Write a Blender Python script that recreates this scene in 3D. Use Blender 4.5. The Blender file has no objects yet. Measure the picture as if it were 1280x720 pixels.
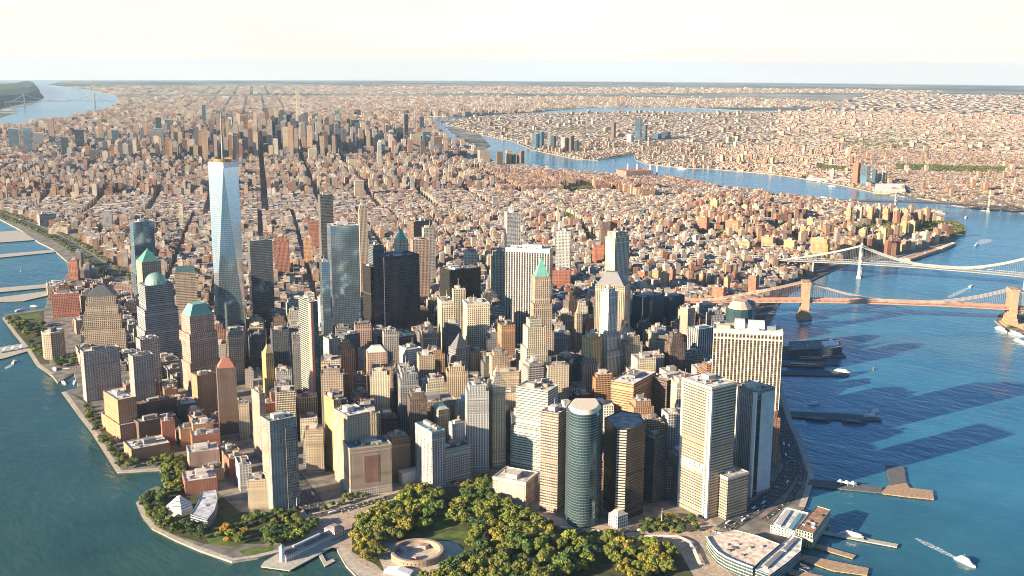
import bpy, bmesh, math, random
import numpy as np
from mathutils import Vector, Matrix
from mathutils.geometry import tessellate_polygon
random.seed(7); RNG = np.random.default_rng(7)
R = math.radians
S = bpy.context.scene
COL = S.collection

# ------------------------------------------------------------------ camera, world, sun, exposure
CAM = np.array([-933.1, -1220.8, 626.2]); YAW, PIT, ROL, FOC = R(42.326), R(-11.8636), R(0.28648), 1343.6
FW = np.array([math.sin(YAW)*math.cos(PIT), math.cos(YAW)*math.cos(PIT), math.sin(PIT)])
_r = np.array([math.cos(YAW), -math.sin(YAW), 0.]); _u = np.cross(_r, FW)
RT = _r*math.cos(ROL) + _u*math.sin(ROL); UP = -_r*math.sin(ROL) + _u*math.cos(ROL)
cd = bpy.data.cameras.new("camera"); cam = bpy.data.objects.new("camera", cd); COL.objects.link(cam)
cam.matrix_world = Matrix([[RT[0], UP[0], -FW[0], CAM[0]], [RT[1], UP[1], -FW[1], CAM[1]], [RT[2], UP[2], -FW[2], CAM[2]], [0, 0, 0, 1]])
cd.sensor_fit = 'HORIZONTAL'; cd.sensor_width = 36; cd.lens = 36*FOC/1280; cd.clip_start = 5; cd.clip_end = 150000
S.camera = cam
SUN_AZ, SUN_EL = 281., 16.5
SKY, EXPO, VEIL = 0.05, 1.64, 6.8
w = bpy.data.worlds.new("World"); S.world = w; w.use_nodes = True
wn = w.node_tree.nodes; bg = wn['Background']
sky = wn.new('ShaderNodeTexSky'); sky.sky_type = 'NISHITA'; sky.sun_disc = False
sky.sun_elevation = R(SUN_EL); sky.sun_rotation = R(SUN_AZ); sky.altitude = 0; sky.air_density = 1.0; sky.dust_density = 0.6; sky.ozone_density = 2.5
# a thin pale veil of high cloud low over the horizon, clear blue overhead
tcn = wn.new('ShaderNodeTexCoord'); spx = wn.new('ShaderNodeSeparateXYZ'); vr = wn.new('ShaderNodeValToRGB'); vm = wn.new('ShaderNodeMix'); vm.data_type = 'RGBA'
lk = w.node_tree.links.new; lk(tcn.outputs['Generated'], spx.inputs[0]); lk(spx.outputs[2], vr.inputs[0])
ve = vr.color_ramp.elements; ve[0].position = 0.05; ve[0].color = (.95,)*3+(1,); ve[1].position = .13; ve[1].color = (0, 0, 0, 1)
cn = wn.new('ShaderNodeTexNoise'); mpn = wn.new('ShaderNodeMapping'); mpn.inputs['Scale'].default_value = (3, 3, 26); cn.inputs['Scale'].default_value = 1.6; cn.inputs['Detail'].default_value = 6
cr = wn.new('ShaderNodeValToRGB'); cr.color_ramp.elements[0].position = .35; cr.color_ramp.elements[0].color = (*[VEIL*x for x in (1.0, .95, .87)], 1); cr.color_ramp.elements[1].position = .68; cr.color_ramp.elements[1].color = (*[VEIL*x for x in (1.05, 1.02, .97)], 1)
lk(tcn.outputs['Generated'], mpn.inputs[0]); lk(mpn.outputs[0], cn.inputs['Vector']); lk(cn.outputs[0], cr.inputs[0])
lk(vr.outputs[0], vm.inputs[0]); bt = wn.new('ShaderNodeMix'); bt.data_type = 'RGBA'; bt.blend_type = 'MULTIPLY'; bt.inputs[0].default_value = 1; bt.inputs[7].default_value = (.60, .98, 1.25, 1); lk(sky.outputs[0], bt.inputs[6]); lk(bt.outputs[2], vm.inputs[6]); lk(cr.outputs[0], vm.inputs[7]); lk(vm.outputs[2], bg.inputs[0]); bg.inputs[1].default_value = SKY
sl = bpy.data.lights.new("sun", 'SUN'); so = bpy.data.objects.new("sun", sl); COL.objects.link(so)
sl.energy = 5.0; sl.angle = R(0.5); sl.color = (1.0, 0.80, 0.54)
sd = Vector((math.sin(R(SUN_AZ))*math.cos(R(SUN_EL)), math.cos(R(SUN_AZ))*math.cos(R(SUN_EL)), math.sin(R(SUN_EL))))
so.rotation_euler = sd.to_track_quat('Z', 'Y').to_euler(); so.location = (-3000, 1000, 2000)
S.view_settings.view_transform = 'Standard'; S.view_settings.look = 'None'; S.view_settings.gamma = 1
S.view_settings.exposure = EXPO
S.render.engine = 'CYCLES'
S.cycles.max_bounces = 5; S.cycles.diffuse_bounces = 2; S.cycles.glossy_bounces = 2; S.cycles.transmission_bounces = 2; S.cycles.volume_bounces = 0
S.cycles.transparent_max_bounces = 4; S.cycles.use_denoising = True; S.cycles.caustics_reflective = False; S.cycles.caustics_refractive = False
S.cycles.sample_clamp_indirect = 4; S.cycles.pixel_filter_type = 'BLACKMAN_HARRIS'; S.cycles.filter_width = 1.0

# ------------------------------------------------------------------ survey helpers (points read off the 1280x720 photograph)
LZ = 2.5                                            # height of the quays above the water
def G(px, py, z=LZ):
    d = FW*FOC + RT*(px-640) - UP*(py-360); k = (z-CAM[2])/d[2]
    p = CAM + k*d; return np.array([p[0], p[1], z])
def PX(p):
    d = np.asarray(p, float)-CAM; ww = d@FW
    return 640+FOC*(d@RT)/ww, 360-FOC*(d@UP)/ww
def bear(b): return np.array([math.sin(R(b)), math.cos(R(b))])
def slide(F, dr, k):                                # how far to go from F along dr until the picture x is k
    d3 = np.array([dr[0], dr[1], 0.]); f0 = F-CAM; kk = (k-640)/FOC
    den = (d3@RT)-kk*(d3@FW)
    return (kk*(f0@FW)-(f0@RT))/den if abs(den) > 1e-6 else 1e9
def height_at(px, yb, yt):                          # height of a vertical edge from its foot and its top
    B = G(px, yb); k = (360-yt)/FOC; f0 = B-CAM
    return B[2] + (k*(f0@FW)-(f0@UP))/(UP[2]-k*FW[2])
def inside(poly, P):
    P = np.atleast_2d(P); x, y = P[:, 0], P[:, 1]; r = np.zeros(len(P), bool); n = len(poly)
    for i in range(n):
        x1, y1 = poly[i][:2]; x2, y2 = poly[(i+1) % n][:2]
        if y1 == y2: continue
        c = ((y1 > y) != (y2 > y)) & (x < (x2-x1)*(y-y1)/(y2-y1)+x1); r ^= c
    return r
def GP(pts, z=LZ): return [tuple(G(a, b, z)[:2]) for a, b in pts]
def polyline_dist(pts, P):
    P = np.atleast_2d(P)[:, :2]; best = np.full(len(P), 1e9)
    for a, b in zip(pts[:-1], pts[1:]):
        a = np.array(a[:2]); b = np.array(b[:2]); d = b-a; t = np.clip(((P-a)@d)/(d@d), 0, 1)
        best = np.minimum(best, np.hypot(*(P-a-t[:, None]*d).T))
    return best

# ------------------------------------------------------------------ materials
def newmat(name):
    m = bpy.data.materials.new(name); m.use_nodes = True; nt = m.node_tree
    return m, nt, nt.nodes['Principled BSDF']
class N:                                            # tiny node writer
    def __init__(s, nt): s.t = nt
    def add(s, typ, **k):
        n = s.t.nodes.new(typ)
        for a, b in k.items(): setattr(n, a, b)
        return n
    def lk(s, a, b): s.t.links.new(a, b)
    def math(s, op, a, b=None, c=None):
        n = s.add('ShaderNodeMath', operation=op)
        for i, v in enumerate((a, b, c)):
            if v is None: continue
            if isinstance(v, (int, float)): n.inputs[i].default_value = v
            else: s.lk(v, n.inputs[i])
        return n.outputs[0]
    def mix(s, f, a, b, bt='MIX'):
        n = s.add('ShaderNodeMix', data_type='RGBA', blend_type=bt)
        for i, v in ((0, f), (6, a), (7, b)):
            if isinstance(v, (int, float)): n.inputs[i].default_value = v
            elif isinstance(v, tuple): n.inputs[i].default_value = (*v, 1)
            else: s.lk(v, n.inputs[i])
        return n.outputs[2]
    def noise(s, scale, detail=2, vec=None, rough=.5):
        n = s.add('ShaderNodeTexNoise'); n.inputs['Scale'].default_value = scale; n.inputs['Detail'].default_value = detail; n.inputs['Roughness'].default_value = rough
        if vec is not None: s.lk(vec, n.inputs['Vector'])
        return n.outputs['Fac']
    def ramp(s, f, stops):
        n = s.add('ShaderNodeValToRGB'); e = n.color_ramp.elements
        while len(e) < len(stops): e.new(0.5)
        for i, (p, c) in enumerate(stops): e[i].position = p; e[i].color = (*c, 1) if len(c) == 3 else c
        s.lk(f, n.inputs[0]); return n.outputs[0]
def plain(name, col, rough=.8, var=.25, scale=.08, metal=0., objcol=False):
    m, nt, b = newmat(name); q = N(nt); g = q.add('ShaderNodeNewGeometry')
    f = q.noise(scale, 4, g.outputs['Position'])
    lo = 1-var; hi = 1+var
    mr = q.ramp(f, [(.3, (lo, lo, lo)), (.7, (hi, hi, hi))])
    base = q.add('ShaderNodeObjectInfo').outputs['Color'] if objcol else col
    q.lk(q.mix(1., base, mr, 'MULTIPLY'), b.inputs['Base Color']); b.inputs['Roughness'].default_value = rough; b.inputs['Metallic'].default_value = metal
    return m
def facade(name, ww, wh, glass=(.03, .04, .055), blind=(.25, .22, .18), pb=.25, grough=.12, gmetal=0., attr=False, belt=0, vmul=1.):
    """walls with a window in every bay and floor (UV counts bays and floors)"""
    m, nt, b = newmat(name); q = N(nt)
    info = q.add('ShaderNodeObjectInfo'); uv = q.add('ShaderNodeUVMap'); sp = q.add('ShaderNodeSeparateXYZ'); q.lk(uv.outputs[0], sp.inputs[0])
    u, v = sp.outputs[0], sp.outputs[1]
    fu, fv = q.math('FRACT', u), q.math('FRACT', v)
    def band(f, wd):
        if wd >= 1: return None
        return q.math('LESS_THAN', q.math('ABSOLUTE', q.math('SUBTRACT', f, .5)), q.math('MULTIPLY', q.math('MULTIPLY_ADD', info.outputs['Random'], .34, .83), wd/2) if wd < .7 else wd/2)
    a, c = band(fu, ww), band(fv, wh)
    mask = a if c is None else c if a is None else q.math('MULTIPLY', a, c)
    if belt:                                        # a blank belt course every so many floors
        mask = q.math('MULTIPLY', mask, q.math('GREATER_THAN', q.math('MODULO', q.math('ADD', q.math('FLOOR', v), 3.), float(belt)), .5))
    if attr:
        at = q.add('ShaderNodeAttribute', attribute_name='col'); wall = at.outputs['Color']
    else: wall = info.outputs['Color']
    cb = q.add('ShaderNodeCombineXYZ'); q.lk(q.math('FLOOR', u), cb.inputs[0]); q.lk(q.math('FLOOR', v), cb.inputs[1]); q.lk(q.math('MULTIPLY', info.outputs['Random'], 97.), cb.inputs[2])
    wnz = q.add('ShaderNodeTexWhiteNoise', noise_dimensions='3D'); q.lk(cb.outputs[0], wnz.inputs[0])
    rnd = wnz.outputs['Value']
    gcol = q.mix(q.math('MULTIPLY', q.math('LESS_THAN', rnd, pb), .8), glass, blind)
    gcol = q.mix(1., gcol, q.ramp(rnd, [(0, (.93,)*3), (1, (1.06,)*3)] if gmetal else [(0, (.65,)*3), (1, (1.3,)*3)]), 'MULTIPLY')
    geo = q.add('ShaderNodeNewGeometry')
    mp = q.add('ShaderNodeMapping'); mp.inputs['Scale'].default_value = (1, 1, .15); q.lk(geo.outputs['Position'], mp.inputs[0])
    st = q.noise(.09, 4, mp.outputs[0])             # weather streaks on the wall
    wall2 = q.mix(1., wall, q.ramp(st, [(.3, (.78, .77, .76)), (.7, (1.15, 1.15, 1.14))]), 'MULTIPLY')
    fl1 = q.add('ShaderNodeTexWhiteNoise', noise_dimensions='2D'); cf = q.add('ShaderNodeCombineXYZ'); q.lk(q.math('FLOOR', v), cf.inputs[0]); q.lk(q.math('MULTIPLY', info.outputs['Random'], 61.), cf.inputs[1]); q.lk(cf.outputs[0], fl1.inputs[0])
    wall2 = q.mix(1., wall2, q.ramp(fl1.outputs['Value'], [(0, (.90,)*3), (1, (1.08,)*3)]), 'MULTIPLY')
    if not attr and not gmetal and wh < .9:         # here and there a louvred plant floor
        pf = q.math('LESS_THAN', fl1.outputs['Value'], .05); mask = q.math('MULTIPLY', mask, q.math('SUBTRACT', 1., pf)); wall2 = q.mix(q.math('MULTIPLY', pf, .5), wall2, (.07, .065, .06))
    q.lk(q.mix(mask, wall2, gcol), b.inputs['Base Color'])
    q.lk(q.math('MULTIPLY_ADD', mask, grough-.85, .85), b.inputs['Roughness'])
    if gmetal: q.lk(q.math('MULTIPLY', mask, gmetal), b.inputs['Metallic'])
    bp = q.add('ShaderNodeBump'); bp.inputs['Strength'].default_value = .6; bp.inputs['Distance'].default_value = .35; bp.invert = True
    q.lk(mask, bp.inputs['Height'])
    if not gmetal: q.lk(bp.outputs[0], b.inputs['Normal'])
    else:
        wob = q.add('ShaderNodeBump'); wob.inputs['Strength'].default_value = .03; wob.inputs['Distance'].default_value = .5
        q.lk(q.noise(.05, 2, geo.outputs['Position']), wob.inputs['Height']); q.lk(wob.outputs[0], b.inputs['Normal'])
    return m
# style: (material, bay, floor)
ST = {
 'P': (facade('punched_window_facade', .5, .58, pb=.14), 4.0, 4.1),
 'B': (facade('brick_apartment_facade', .46, .52, pb=.2), 4.0, 3.4),
 'H': (facade('banded_facade', 1., .5, pb=.2), 2.2, 4.2),
 'N': (facade('ribbon_window_facade', .84, .46, pb=.15, blind=(.2, .16, .12)), 3.4, 4.1),
 'V': (facade('vertical_pier_facade', .52, .78, pb=.16), 3.6, 4.1),
 'W': (facade('deep_pier_facade', .58, .94, glass=(.035, .03, .03), blind=(.12, .09, .06)), 5.6, 3.9),
 'C': (facade('balcony_facade', .62, .6, glass=(.04, .04, .045), blind=(.34, .30, .26), pb=.35), 4.6, 3.3),
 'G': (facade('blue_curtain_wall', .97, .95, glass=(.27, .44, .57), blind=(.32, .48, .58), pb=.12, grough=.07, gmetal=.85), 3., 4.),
 'T': (facade('teal_curtain_wall', .96, .74, glass=(.05, .11, .14), blind=(.12, .17, .19), pb=.2, grough=.08, gmetal=.6), 1.8, 3.9),
 'D': (facade('dark_curtain_wall', .9, .86, glass=(.05, .09, .12), blind=(.1, .14, .16), pb=.2, grough=.08, gmetal=.5), 2., 3.9),
 'K': (facade('black_steel_facade', .72, .6, glass=(.012, .012, .014), blind=(.07, .06, .05), pb=.12, grough=.15), 2.6, 3.8),
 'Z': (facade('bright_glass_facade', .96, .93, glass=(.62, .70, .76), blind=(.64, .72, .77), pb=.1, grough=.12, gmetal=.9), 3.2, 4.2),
}
CC = dict(tan=(.46, .36, .27), cream=(.66, .57, .43), white=(.66, .63, .58), brick=(.36, .18, .12), red=(.42, .16, .10), orange=(.50, .29, .16), brown=(.17, .11, .085),
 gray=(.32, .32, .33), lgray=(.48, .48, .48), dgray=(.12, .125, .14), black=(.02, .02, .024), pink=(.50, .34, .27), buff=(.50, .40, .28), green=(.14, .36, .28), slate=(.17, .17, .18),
 yellow=(.65, .42, .05), gold=(.60, .42, .18), blue=(.12, .27, .42), navy=(.04, .06, .10), roofl=(.46, .43, .40), roofw=(.62, .59, .55), roofd=(.10, .10, .105), roofm=(.25, .24, .23), teal=(.05, .12, .12),
 greenw=(.52, .56, .46), silver=(.50, .50, .50), concrete=(.44, .40, .37), cyan=(.15, .42, .55))
M_roof = plain('flat_roof', (.4, .4, .4), .9, .5, .11, objcol=True)
M_trim = plain('painted_trim', (.5, .5, .5), .6, .12, .3, objcol=True)
M_metal = plain('roof_metal', (.5, .5, .5), .45, .15, .3, metal=.3, objcol=True)

# ------------------------------------------------------------------ mesh building
class MB:
    def __init__(s): s.v, s.f, s.uv, s.mi = [], [], [], []
    def face(s, pts, uvs=None, mi=0):
        i = len(s.v); s.v += [tuple(map(float, p)) for p in pts]; s.f.append(tuple(range(i, i+len(pts))))
        s.uv += uvs if uvs else [(0, 0)]*len(pts); s.mi.append(mi)
    def wall(s, a, b, z0, z1, bay=3., fl=3.6, mi=0, z0b=None):
        L = math.hypot(b[0]-a[0], b[1]-a[1]); nb = max(1, round(L/bay)); nf = max(1, round((z1-z0)/fl))
        s.face([(a[0], a[1], z0), (b[0], b[1], z0), (b[0], b[1], z1), (a[0], a[1], z1)], [(0, 0), (nb, 0), (nb, nf), (0, nf)], mi)
    def ring(s, poly, z0, z1, bay=3., fl=3.6, mi=0):
        for i in range(len(poly)): s.wall(poly[i], poly[(i+1) % len(poly)], z0, z1, bay, fl, mi)
    def cap(s, poly, z, mi=0):
        if len(poly) <= 4: s.face([(x, y, z) for x, y in poly], None, mi)
        else:
            for t in tessellate_polygon([[Vector((p[0], p[1], 0)) for p in poly]]):
                q = [poly[k] for k in t]
                ar = (q[1][0]-q[0][0])*(q[2][1]-q[0][1])-(q[2][0]-q[0][0])*(q[1][1]-q[0][1])
                if ar < 0: q = q[::-1]
                s.face([(x, y, z) for x, y in q], None, mi)
    def prism(s, poly, z0, z1, bay=3., fl=3.6, mi=0, cmi=None):
        s.ring(poly, z0, z1, bay, fl, mi); s.cap(poly, z1, mi if cmi is None else cmi)
    def loft(s, p0, z0, p1, z1, mi=0, cap=True, bay=3., fl=3.6):
        n = len(p0)
        for i in range(n):
            a, b, c, d = p0[i], p0[(i+1) % n], p1[(i+1) % n], p1[i]
            nb = max(1, round(math.hypot(b[0]-a[0], b[1]-a[1])/bay)); nf = max(1, round((z1-z0)/fl))
            s.face([(*a, z0), (*b, z0), (*c, z1), (*d, z1)], [(0, 0), (nb, 0), (nb, nf), (0, nf)], mi)
        if cap: s.cap(p1, z1, mi)
    def box(s, c, sx, sy, sz, rot=0., mi=0):        # c = centre of the base
        ca, sa = math.cos(rot), math.sin(rot)
        pl = [(c[0]+ca*x*sx/2-sa*y*sy/2, c[1]+sa*x*sx/2+ca*y*sy/2) for x, y in ((-1, -1), (1, -1), (1, 1), (-1, 1))]
        s.prism(pl, c[2], c[2]+sz, mi=mi)
    def tube(s, pts, r, n=6, mi=0):
        pts = [np.array(p, float) for p in pts]; rings = []
        for i, p in enumerate(pts):
            d = pts[min(i+1, len(pts)-1)]-pts[max(i-1, 0)]; d = d/(np.linalg.norm(d)+1e-9)
            a = np.cross(d, [0, 0, 1.]) if abs(d[2]) < .95 else np.cross(d, [1., 0, 0]); a /= np.linalg.norm(a); b = np.cross(a, d)
            rr = r[i] if isinstance(r, (list, tuple)) else r
            rings.append([p+rr*(math.cos(2*math.pi*k/n)*a+math.sin(2*math.pi*k/n)*b) for k in range(n)])
        for A, B in zip(rings[:-1], rings[1:]):
            for k in range(n): s.face([A[k], A[(k+1) % n], B[(k+1) % n], B[k]][::-1], None, mi)
        s.face(rings[-1][::-1], None, mi); s.face(rings[0], None, mi)
    def build(s, name, mats, parent=None, col=None, origin=(0, 0, 0), smooth=False):
        me = bpy.data.meshes.new(name); o3 = np.array(origin)
        me.from_pydata([tuple(np.array(v)-o3) for v in s.v], [], s.f)
        me.uv_layers.new(name='UVMap').data.foreach_set('uv', np.array(s.uv, np.float32).ravel())
        mats = mats if isinstance(mats, (list, tuple)) else [mats]
        for m in mats: me.materials.append(m)
        me.polygons.foreach_set('material_index', s.mi)
        if smooth: me.polygons.foreach_set('use_smooth', [True]*len(s.f))
        me.update(); o = bpy.data.objects.new(name, me); COL.objects.link(o)
        if parent: o.parent = parent
        else: o.location = origin
        if col is not None: o.color = (*col, 1)
        return o
def tag(o, label=None, cat=None, group=None, kind=None):
    if label: o['label'] = label
    if cat: o['category'] = cat
    if group: o['group'] = group
    if kind: o['kind'] = kind
    return o
def empty(name, loc, label, cat, group=None, rz=0):
    o = bpy.data.objects.new(name, None); COL.objects.link(o); o.location = loc; o.rotation_euler = (0, 0, rz); o.empty_display_size = 5
    return tag(o, label, cat, group)
def shared(name, fn, mats):                         # a mesh made once, used by many copies
    mb = MB(); fn(mb); o = mb.build(name, mats); me = o.data; bpy.data.objects.remove(o); return me
def inst(me, name, parent, loc, scale=(1, 1, 1), rz=0, col=None):
    o = bpy.data.objects.new(name, me); COL.objects.link(o); o.parent = parent; o.location = loc; o.scale = scale; o.rotation_euler = (0, 0, rz)
    if col is not None: o.color = (*col, 1)
    return o
def circ(c, r, n=16, ph=0., ry=None): return [(c[0]+r*math.cos(ph+2*math.pi*k/n), c[1]+(ry or r)*math.sin(ph+2*math.pi*k/n)) for k in range(n)]
def tank_fn(mb):
    for a in (-1, 1):
        for b in (-1, 1): mb.box((a*1.1, b*1.1, 0), .3, .3, 3)
    mb.prism(circ((0, 0), 1.9, 10), 3, 6.6); mb.loft(circ((0, 0), 2.1, 10), 6.6, circ((0, 0), .1, 10), 8.4)
def unit_fn(mb):
    mb.prism([(-.5, -.5), (.5, -.5), (.5, .5), (-.5, .5)], 0, .78); mb.prism(circ((-.22, 0), .2, 10), .78, 1); mb.prism(circ((.24, 0), .2, 10), .78, 1)
ME_tank = shared('water_tank', tank_fn, [M_trim]); ME_unit = shared('roof_unit', unit_fn, [M_metal])

# ------------------------------------------------------------------ buildings
FOOT = []                                           # footprints standing already: (cx, cy, radius, poly)
def centroid(p): return np.mean(np.array(p), axis=0)
def shrink(poly, d):
    c = centroid(poly); out = []
    for p in poly:
        v = np.array(p)-c; L = np.linalg.norm(v); out.append(tuple(c+v*max(.05, (L-d*1.35)/L)))
    return out
def grow(rect, dx, dy=None):                        # rectangle F, right, back, left
    dy = dx if dy is None else dy; p = [np.array(q) for q in rect]
    ex = p[1]-p[0]; ex /= np.linalg.norm(ex); ey = p[3]-p[0]; ey /= np.linalg.norm(ey)
    return [tuple(p[0]-ex*dx-ey*dy), tuple(p[1]+ex*dx-ey*dy), tuple(p[2]+ex*dx+ey*dy), tuple(p[3]-ex*dx+ey*dy)]
def rect_from(xL, xF, xR, y, h, nR, d=None, dr=None):
    F = G(xF, y, h); dl, dd = bear(nR+180), bear(nR+270)
    ll = slide(F, dl, xL) if xL < xF else -1
    lr = slide(F, dd, xR) if xR > xF else -1
    if not 0 < lr < 260: lr = 30
    if d is not None: ll = d
    elif not 4 < ll < 160: ll = min(max(lr*.9, 14), 45)
    if dr is not None: lr = dr
    F = F[:2]; return [tuple(F), tuple(F+dd*lr), tuple(F+dd*lr+dl*ll), tuple(F+dl*ll)]
def clutter(root, o, poly, z, rnd, n, style):
    c = centroid(poly); p = [np.array(q) for q in poly[:4]]
    ex, ey = p[1]-p[0], p[3]-p[0]; L, D = np.linalg.norm(ex), np.linalg.norm(ey); rz = math.atan2(ex[1], ex[0])
    if L < 8 or D < 8: return
    pick = lambda a, b, s=.30: c+ex*a*s*2*.5+ey*b*s*2*.5
    q = pick(rnd.uniform(-.5, .5), rnd.uniform(-.3, .6)); ph = rnd.uniform(4, 8)
    mb = MB(); mb.box((q[0], q[1], z), L*rnd.uniform(.25, .5), D*rnd.uniform(.25, .5), ph, rz); k = rnd.choice([(.5, .46, .4), (.3, .28, .26), (.55, .5, .46), (.2, .19, .19)])
    mb.build('penthouse', M_trim, root, k, o)
    if L > 18 and rnd.random() < .7:
        q = pick(rnd.uniform(-.9, .9), rnd.uniform(-.9, .2)); mb = MB(); mb.box((q[0], q[1], z), L*rnd.uniform(.12, .25), D*rnd.uniform(.12, .3), rnd.uniform(2.5, 5), rz); mb.build('stair_bulkhead', M_trim, root, rnd.choice([(.42, .38, .33), (.3, .2, .15), (.5, .5, .48)]), o)
    n = int(n*1.8)+1
    for i in range(n):
        q = pick(rnd.uniform(-1.15, 1.15), rnd.uniform(-1.15, 1.15)); s = rnd.uniform(2.4, 6.5)
        g = rnd.choice([.62, .5, .35, .2, .12]); 
        if rnd.random() < .3: inst(ME_unit, 'duct', root, (q[0]-o[0], q[1]-o[1], z-o[2]), (s*2.2, 1.3, 1.2), rz+rnd.choice([0, math.pi/2]), (g, g*.97, g*.93))
        else: inst(ME_unit, 'roof_unit', root, (q[0]-o[0], q[1]-o[1], z-o[2]), (s, s*rnd.uniform(.5, 1.), rnd.uniform(1.8, 3.4)), rz, (g, g*.97, g*.93))
    if z > 110 and rnd.random() < .5:
        q = pick(rnd.uniform(-.5, .5), rnd.uniform(-.5, .5)); mb = MB(); mb.tube([(*q, z), (*q, z+rnd.uniform(10, 22))], [.5, .2], 5); mb.build('antenna', M_metal, root, (.5, .5, .5), o)
    if style in 'BPV' and rnd.random() < .75:
        q = pick(rnd.uniform(-1, 1), rnd.uniform(-1, 1)); inst(ME_tank, 'water_tank', root, (q[0]-o[0], q[1]-o[1], z-o[2]), (1.1,)*3, rz, rnd.choice([(.22, .13, .08), (.3, .2, .12), (.12, .09, .07)]))
def block(root, o, poly, z0, z1, style, col, roof, first, rnd, nclut=0, cornice=None, parapet=1.3):
    mat, bay, fl = ST[style]; mb = MB(); mb.ring(poly, z0, z1, bay, fl)
    inn = shrink(poly, .7)
    for i in range(len(poly)):
        j = (i+1) % len(poly); mb.face([(*poly[i], z1), (*poly[j], z1), (*inn[j], z1), (*inn[i], z1)], [(.02, .02)]*4)
        mb.face([(*inn[j], z1-parapet), (*inn[i], z1-parapet), (*inn[i], z1), (*inn[j], z1)], [(.02, .02)]*4)
    mb.build('wall' if first else 'setback_wall', mat, root, col, o)
    rb = MB(); rb.cap(inn, z1-parapet); rb.build('roof', M_roof, root, roof, o)
    if cornice is not None:
        cb = MB(); a = [tuple(centroid(poly)+(np.array(p)-centroid(poly))*1.035) for p in poly]; b = shrink(poly, .02)
        cb.loft(b, z1-3.4, a, z1-2.6, cap=False); cb.ring(a, z1-2.6, z1-1.2)
        for i in range(len(poly)): j = (i+1) % len(poly); cb.face([(*a[i], z1-1.2), (*a[j], z1-1.2), (*b[j], z1-1.2), (*b[i], z1-1.2)])
        cb.build('cornice', M_trim, root, cornice, o)
    if style in 'PVBN' and z1-z0 > 40 and len(poly) == 4:
        gp = grow(poly, .35)
        for zb in (z0+9, z1-rnd.uniform(7, 14)):
            bm_ = MB(); bm_.ring(gp, zb, zb+1.1); bm_.cap(gp, zb+1.1); bm_.build('belt_course', M_trim, root, tuple(min(.8, x*1.12) for x in col), o)
    if nclut: clutter(root, o, poly, z1-parapet, rnd, nclut, style)
def reg(poly):
    c = centroid(poly); FOOT.append((c[0], c[1], max(np.linalg.norm(np.array(p)-c) for p in poly), [tuple(p) for p in poly]))
KIND = {'o': ('office_tower', 'office tower'), 'a': ('apartment_tower', 'apartment tower'), 'b': ('apartment_block', 'apartment block'), 'l': ('low_building', 'building'), 'm': ('midrise_building', 'building')}
HERO = {}
def jit(c, rnd, s=.06): k = 1+rnd.uniform(-s, s); return tuple(min(.85, x*k) for x in c)
def building(kind, poly, h, style, col, roof, label, group=None, lower=(), upper=(), crown=None, clut=3, cornice=None, z0=LZ-.3, seed=None, cat=None, name=None, key=None):
    """lower: [(height, grow m)] wider storeys below; upper: [(height, shrink m)] narrower storeys above; crown: roof piece"""
    rnd = random.Random(seed if seed is not None else len(FOOT)*13+5); c = centroid(poly); o = np.array([c[0], c[1], 0.])
    nm, ct = KIND[kind]; root = empty(name or nm, tuple(o), label, cat or ct, group)
    col = jit(CC[col] if isinstance(col, str) else col, rnd); roof = jit(CC[roof] if isinstance(roof, str) else roof, rnd, .2)
    cor = CC[cornice] if isinstance(cornice, str) else cornice
    base = z0; first = True
    for hh, g in lower:
        gp = grow(poly, *g) if isinstance(g, tuple) else grow(poly, g)
        block(root, o, gp, base if first else z0, hh, style, col, roof, first, rnd, 2); first = False
    zlow = max([hh for hh, g in lower], default=z0)
    block(root, o, poly, zlow-1.5 if lower else z0, h, style, col, roof, first, rnd, clut if not upper and not crown else 0, cor)
    top, pl = h, poly
    for hh, g in upper:
        pl = shrink(pl, g); block(root, o, pl, top-1.3, hh, style, col, roof, False, rnd, clut if (hh, g) == upper[-1] and not crown else 0); top = hh
    if crown:
        t, ch, cc = crown[:3]; cc = CC[cc] if isinstance(cc, str) else cc; mb = MB(); cp = shrink(pl, 1.2); ctr = tuple(centroid(pl)); z = top-1.3
        if t == 'pyr': mb.loft(cp, z, [tuple(np.array(ctr)+(np.array(p)-ctr)*.02) for p in cp], top+ch)
        if t == 'frustum': mb.loft(cp, z, [tuple(np.array(ctr)+(np.array(p)-ctr)*crown[3]) for p in cp], top+ch)
        if t == 'zig':
            n = 6
            for k in range(n): mb.prism([tuple(np.array(ctr)+(np.array(p)-ctr)*(1-k/n*.85)) for p in cp], z+ch*k/n, z+ch*(k+1)/n)
        if t == 'dome':
            r = min(np.linalg.norm(np.array(cp[1])-cp[0]), np.linalg.norm(np.array(cp[3])-cp[0]))/2; pr = circ(ctr, r, 20); mb.ring(pr, z, top+2)
            for k in range(1, 7):
                a = k/6*math.pi/2; nr = circ(ctr, max(.3, r*math.cos(a)), 20); zz0 = top+2+ch*math.sin((k-1)/6*math.pi/2); mb.loft(pr, zz0, nr, top+2+ch*math.sin(a), cap=k == 6); pr = nr
        if t == 'spire':
            p2 = [tuple(np.array(ctr)+(np.array(p)-ctr)*.34) for p in cp]; mb.loft(cp, z, p2, top+ch*.62, cap=False); mb.loft(p2, top+ch*.62, [tuple(np.array(ctr)+(np.array(p)-ctr)*.015) for p in cp], top+ch)
        mb.build({'dome': 'dome', 'spire': 'spire'}.get(t, 'crown_roof'), M_metal if t != 'frustum' else M_trim, root, cc, o)
    reg(grow(poly, max([g if not isinstance(g, tuple) else max(g) for hh, g in lower], default=0)) if lower else poly)
    if key: HERO[key] = c
    return root
def T(kind, xL, xF, xR, y, H, nR, style, col, roof, label, d=None, dr=None, **k):
    h = H if H > 0 else height_at(xF, -H, y)        # H < 0: the foot of the front corner in the photograph
    return building(kind, rect_from(xL, xF, xR, y, h, nR, d, dr), h, style, col, roof, label, **k)

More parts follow.
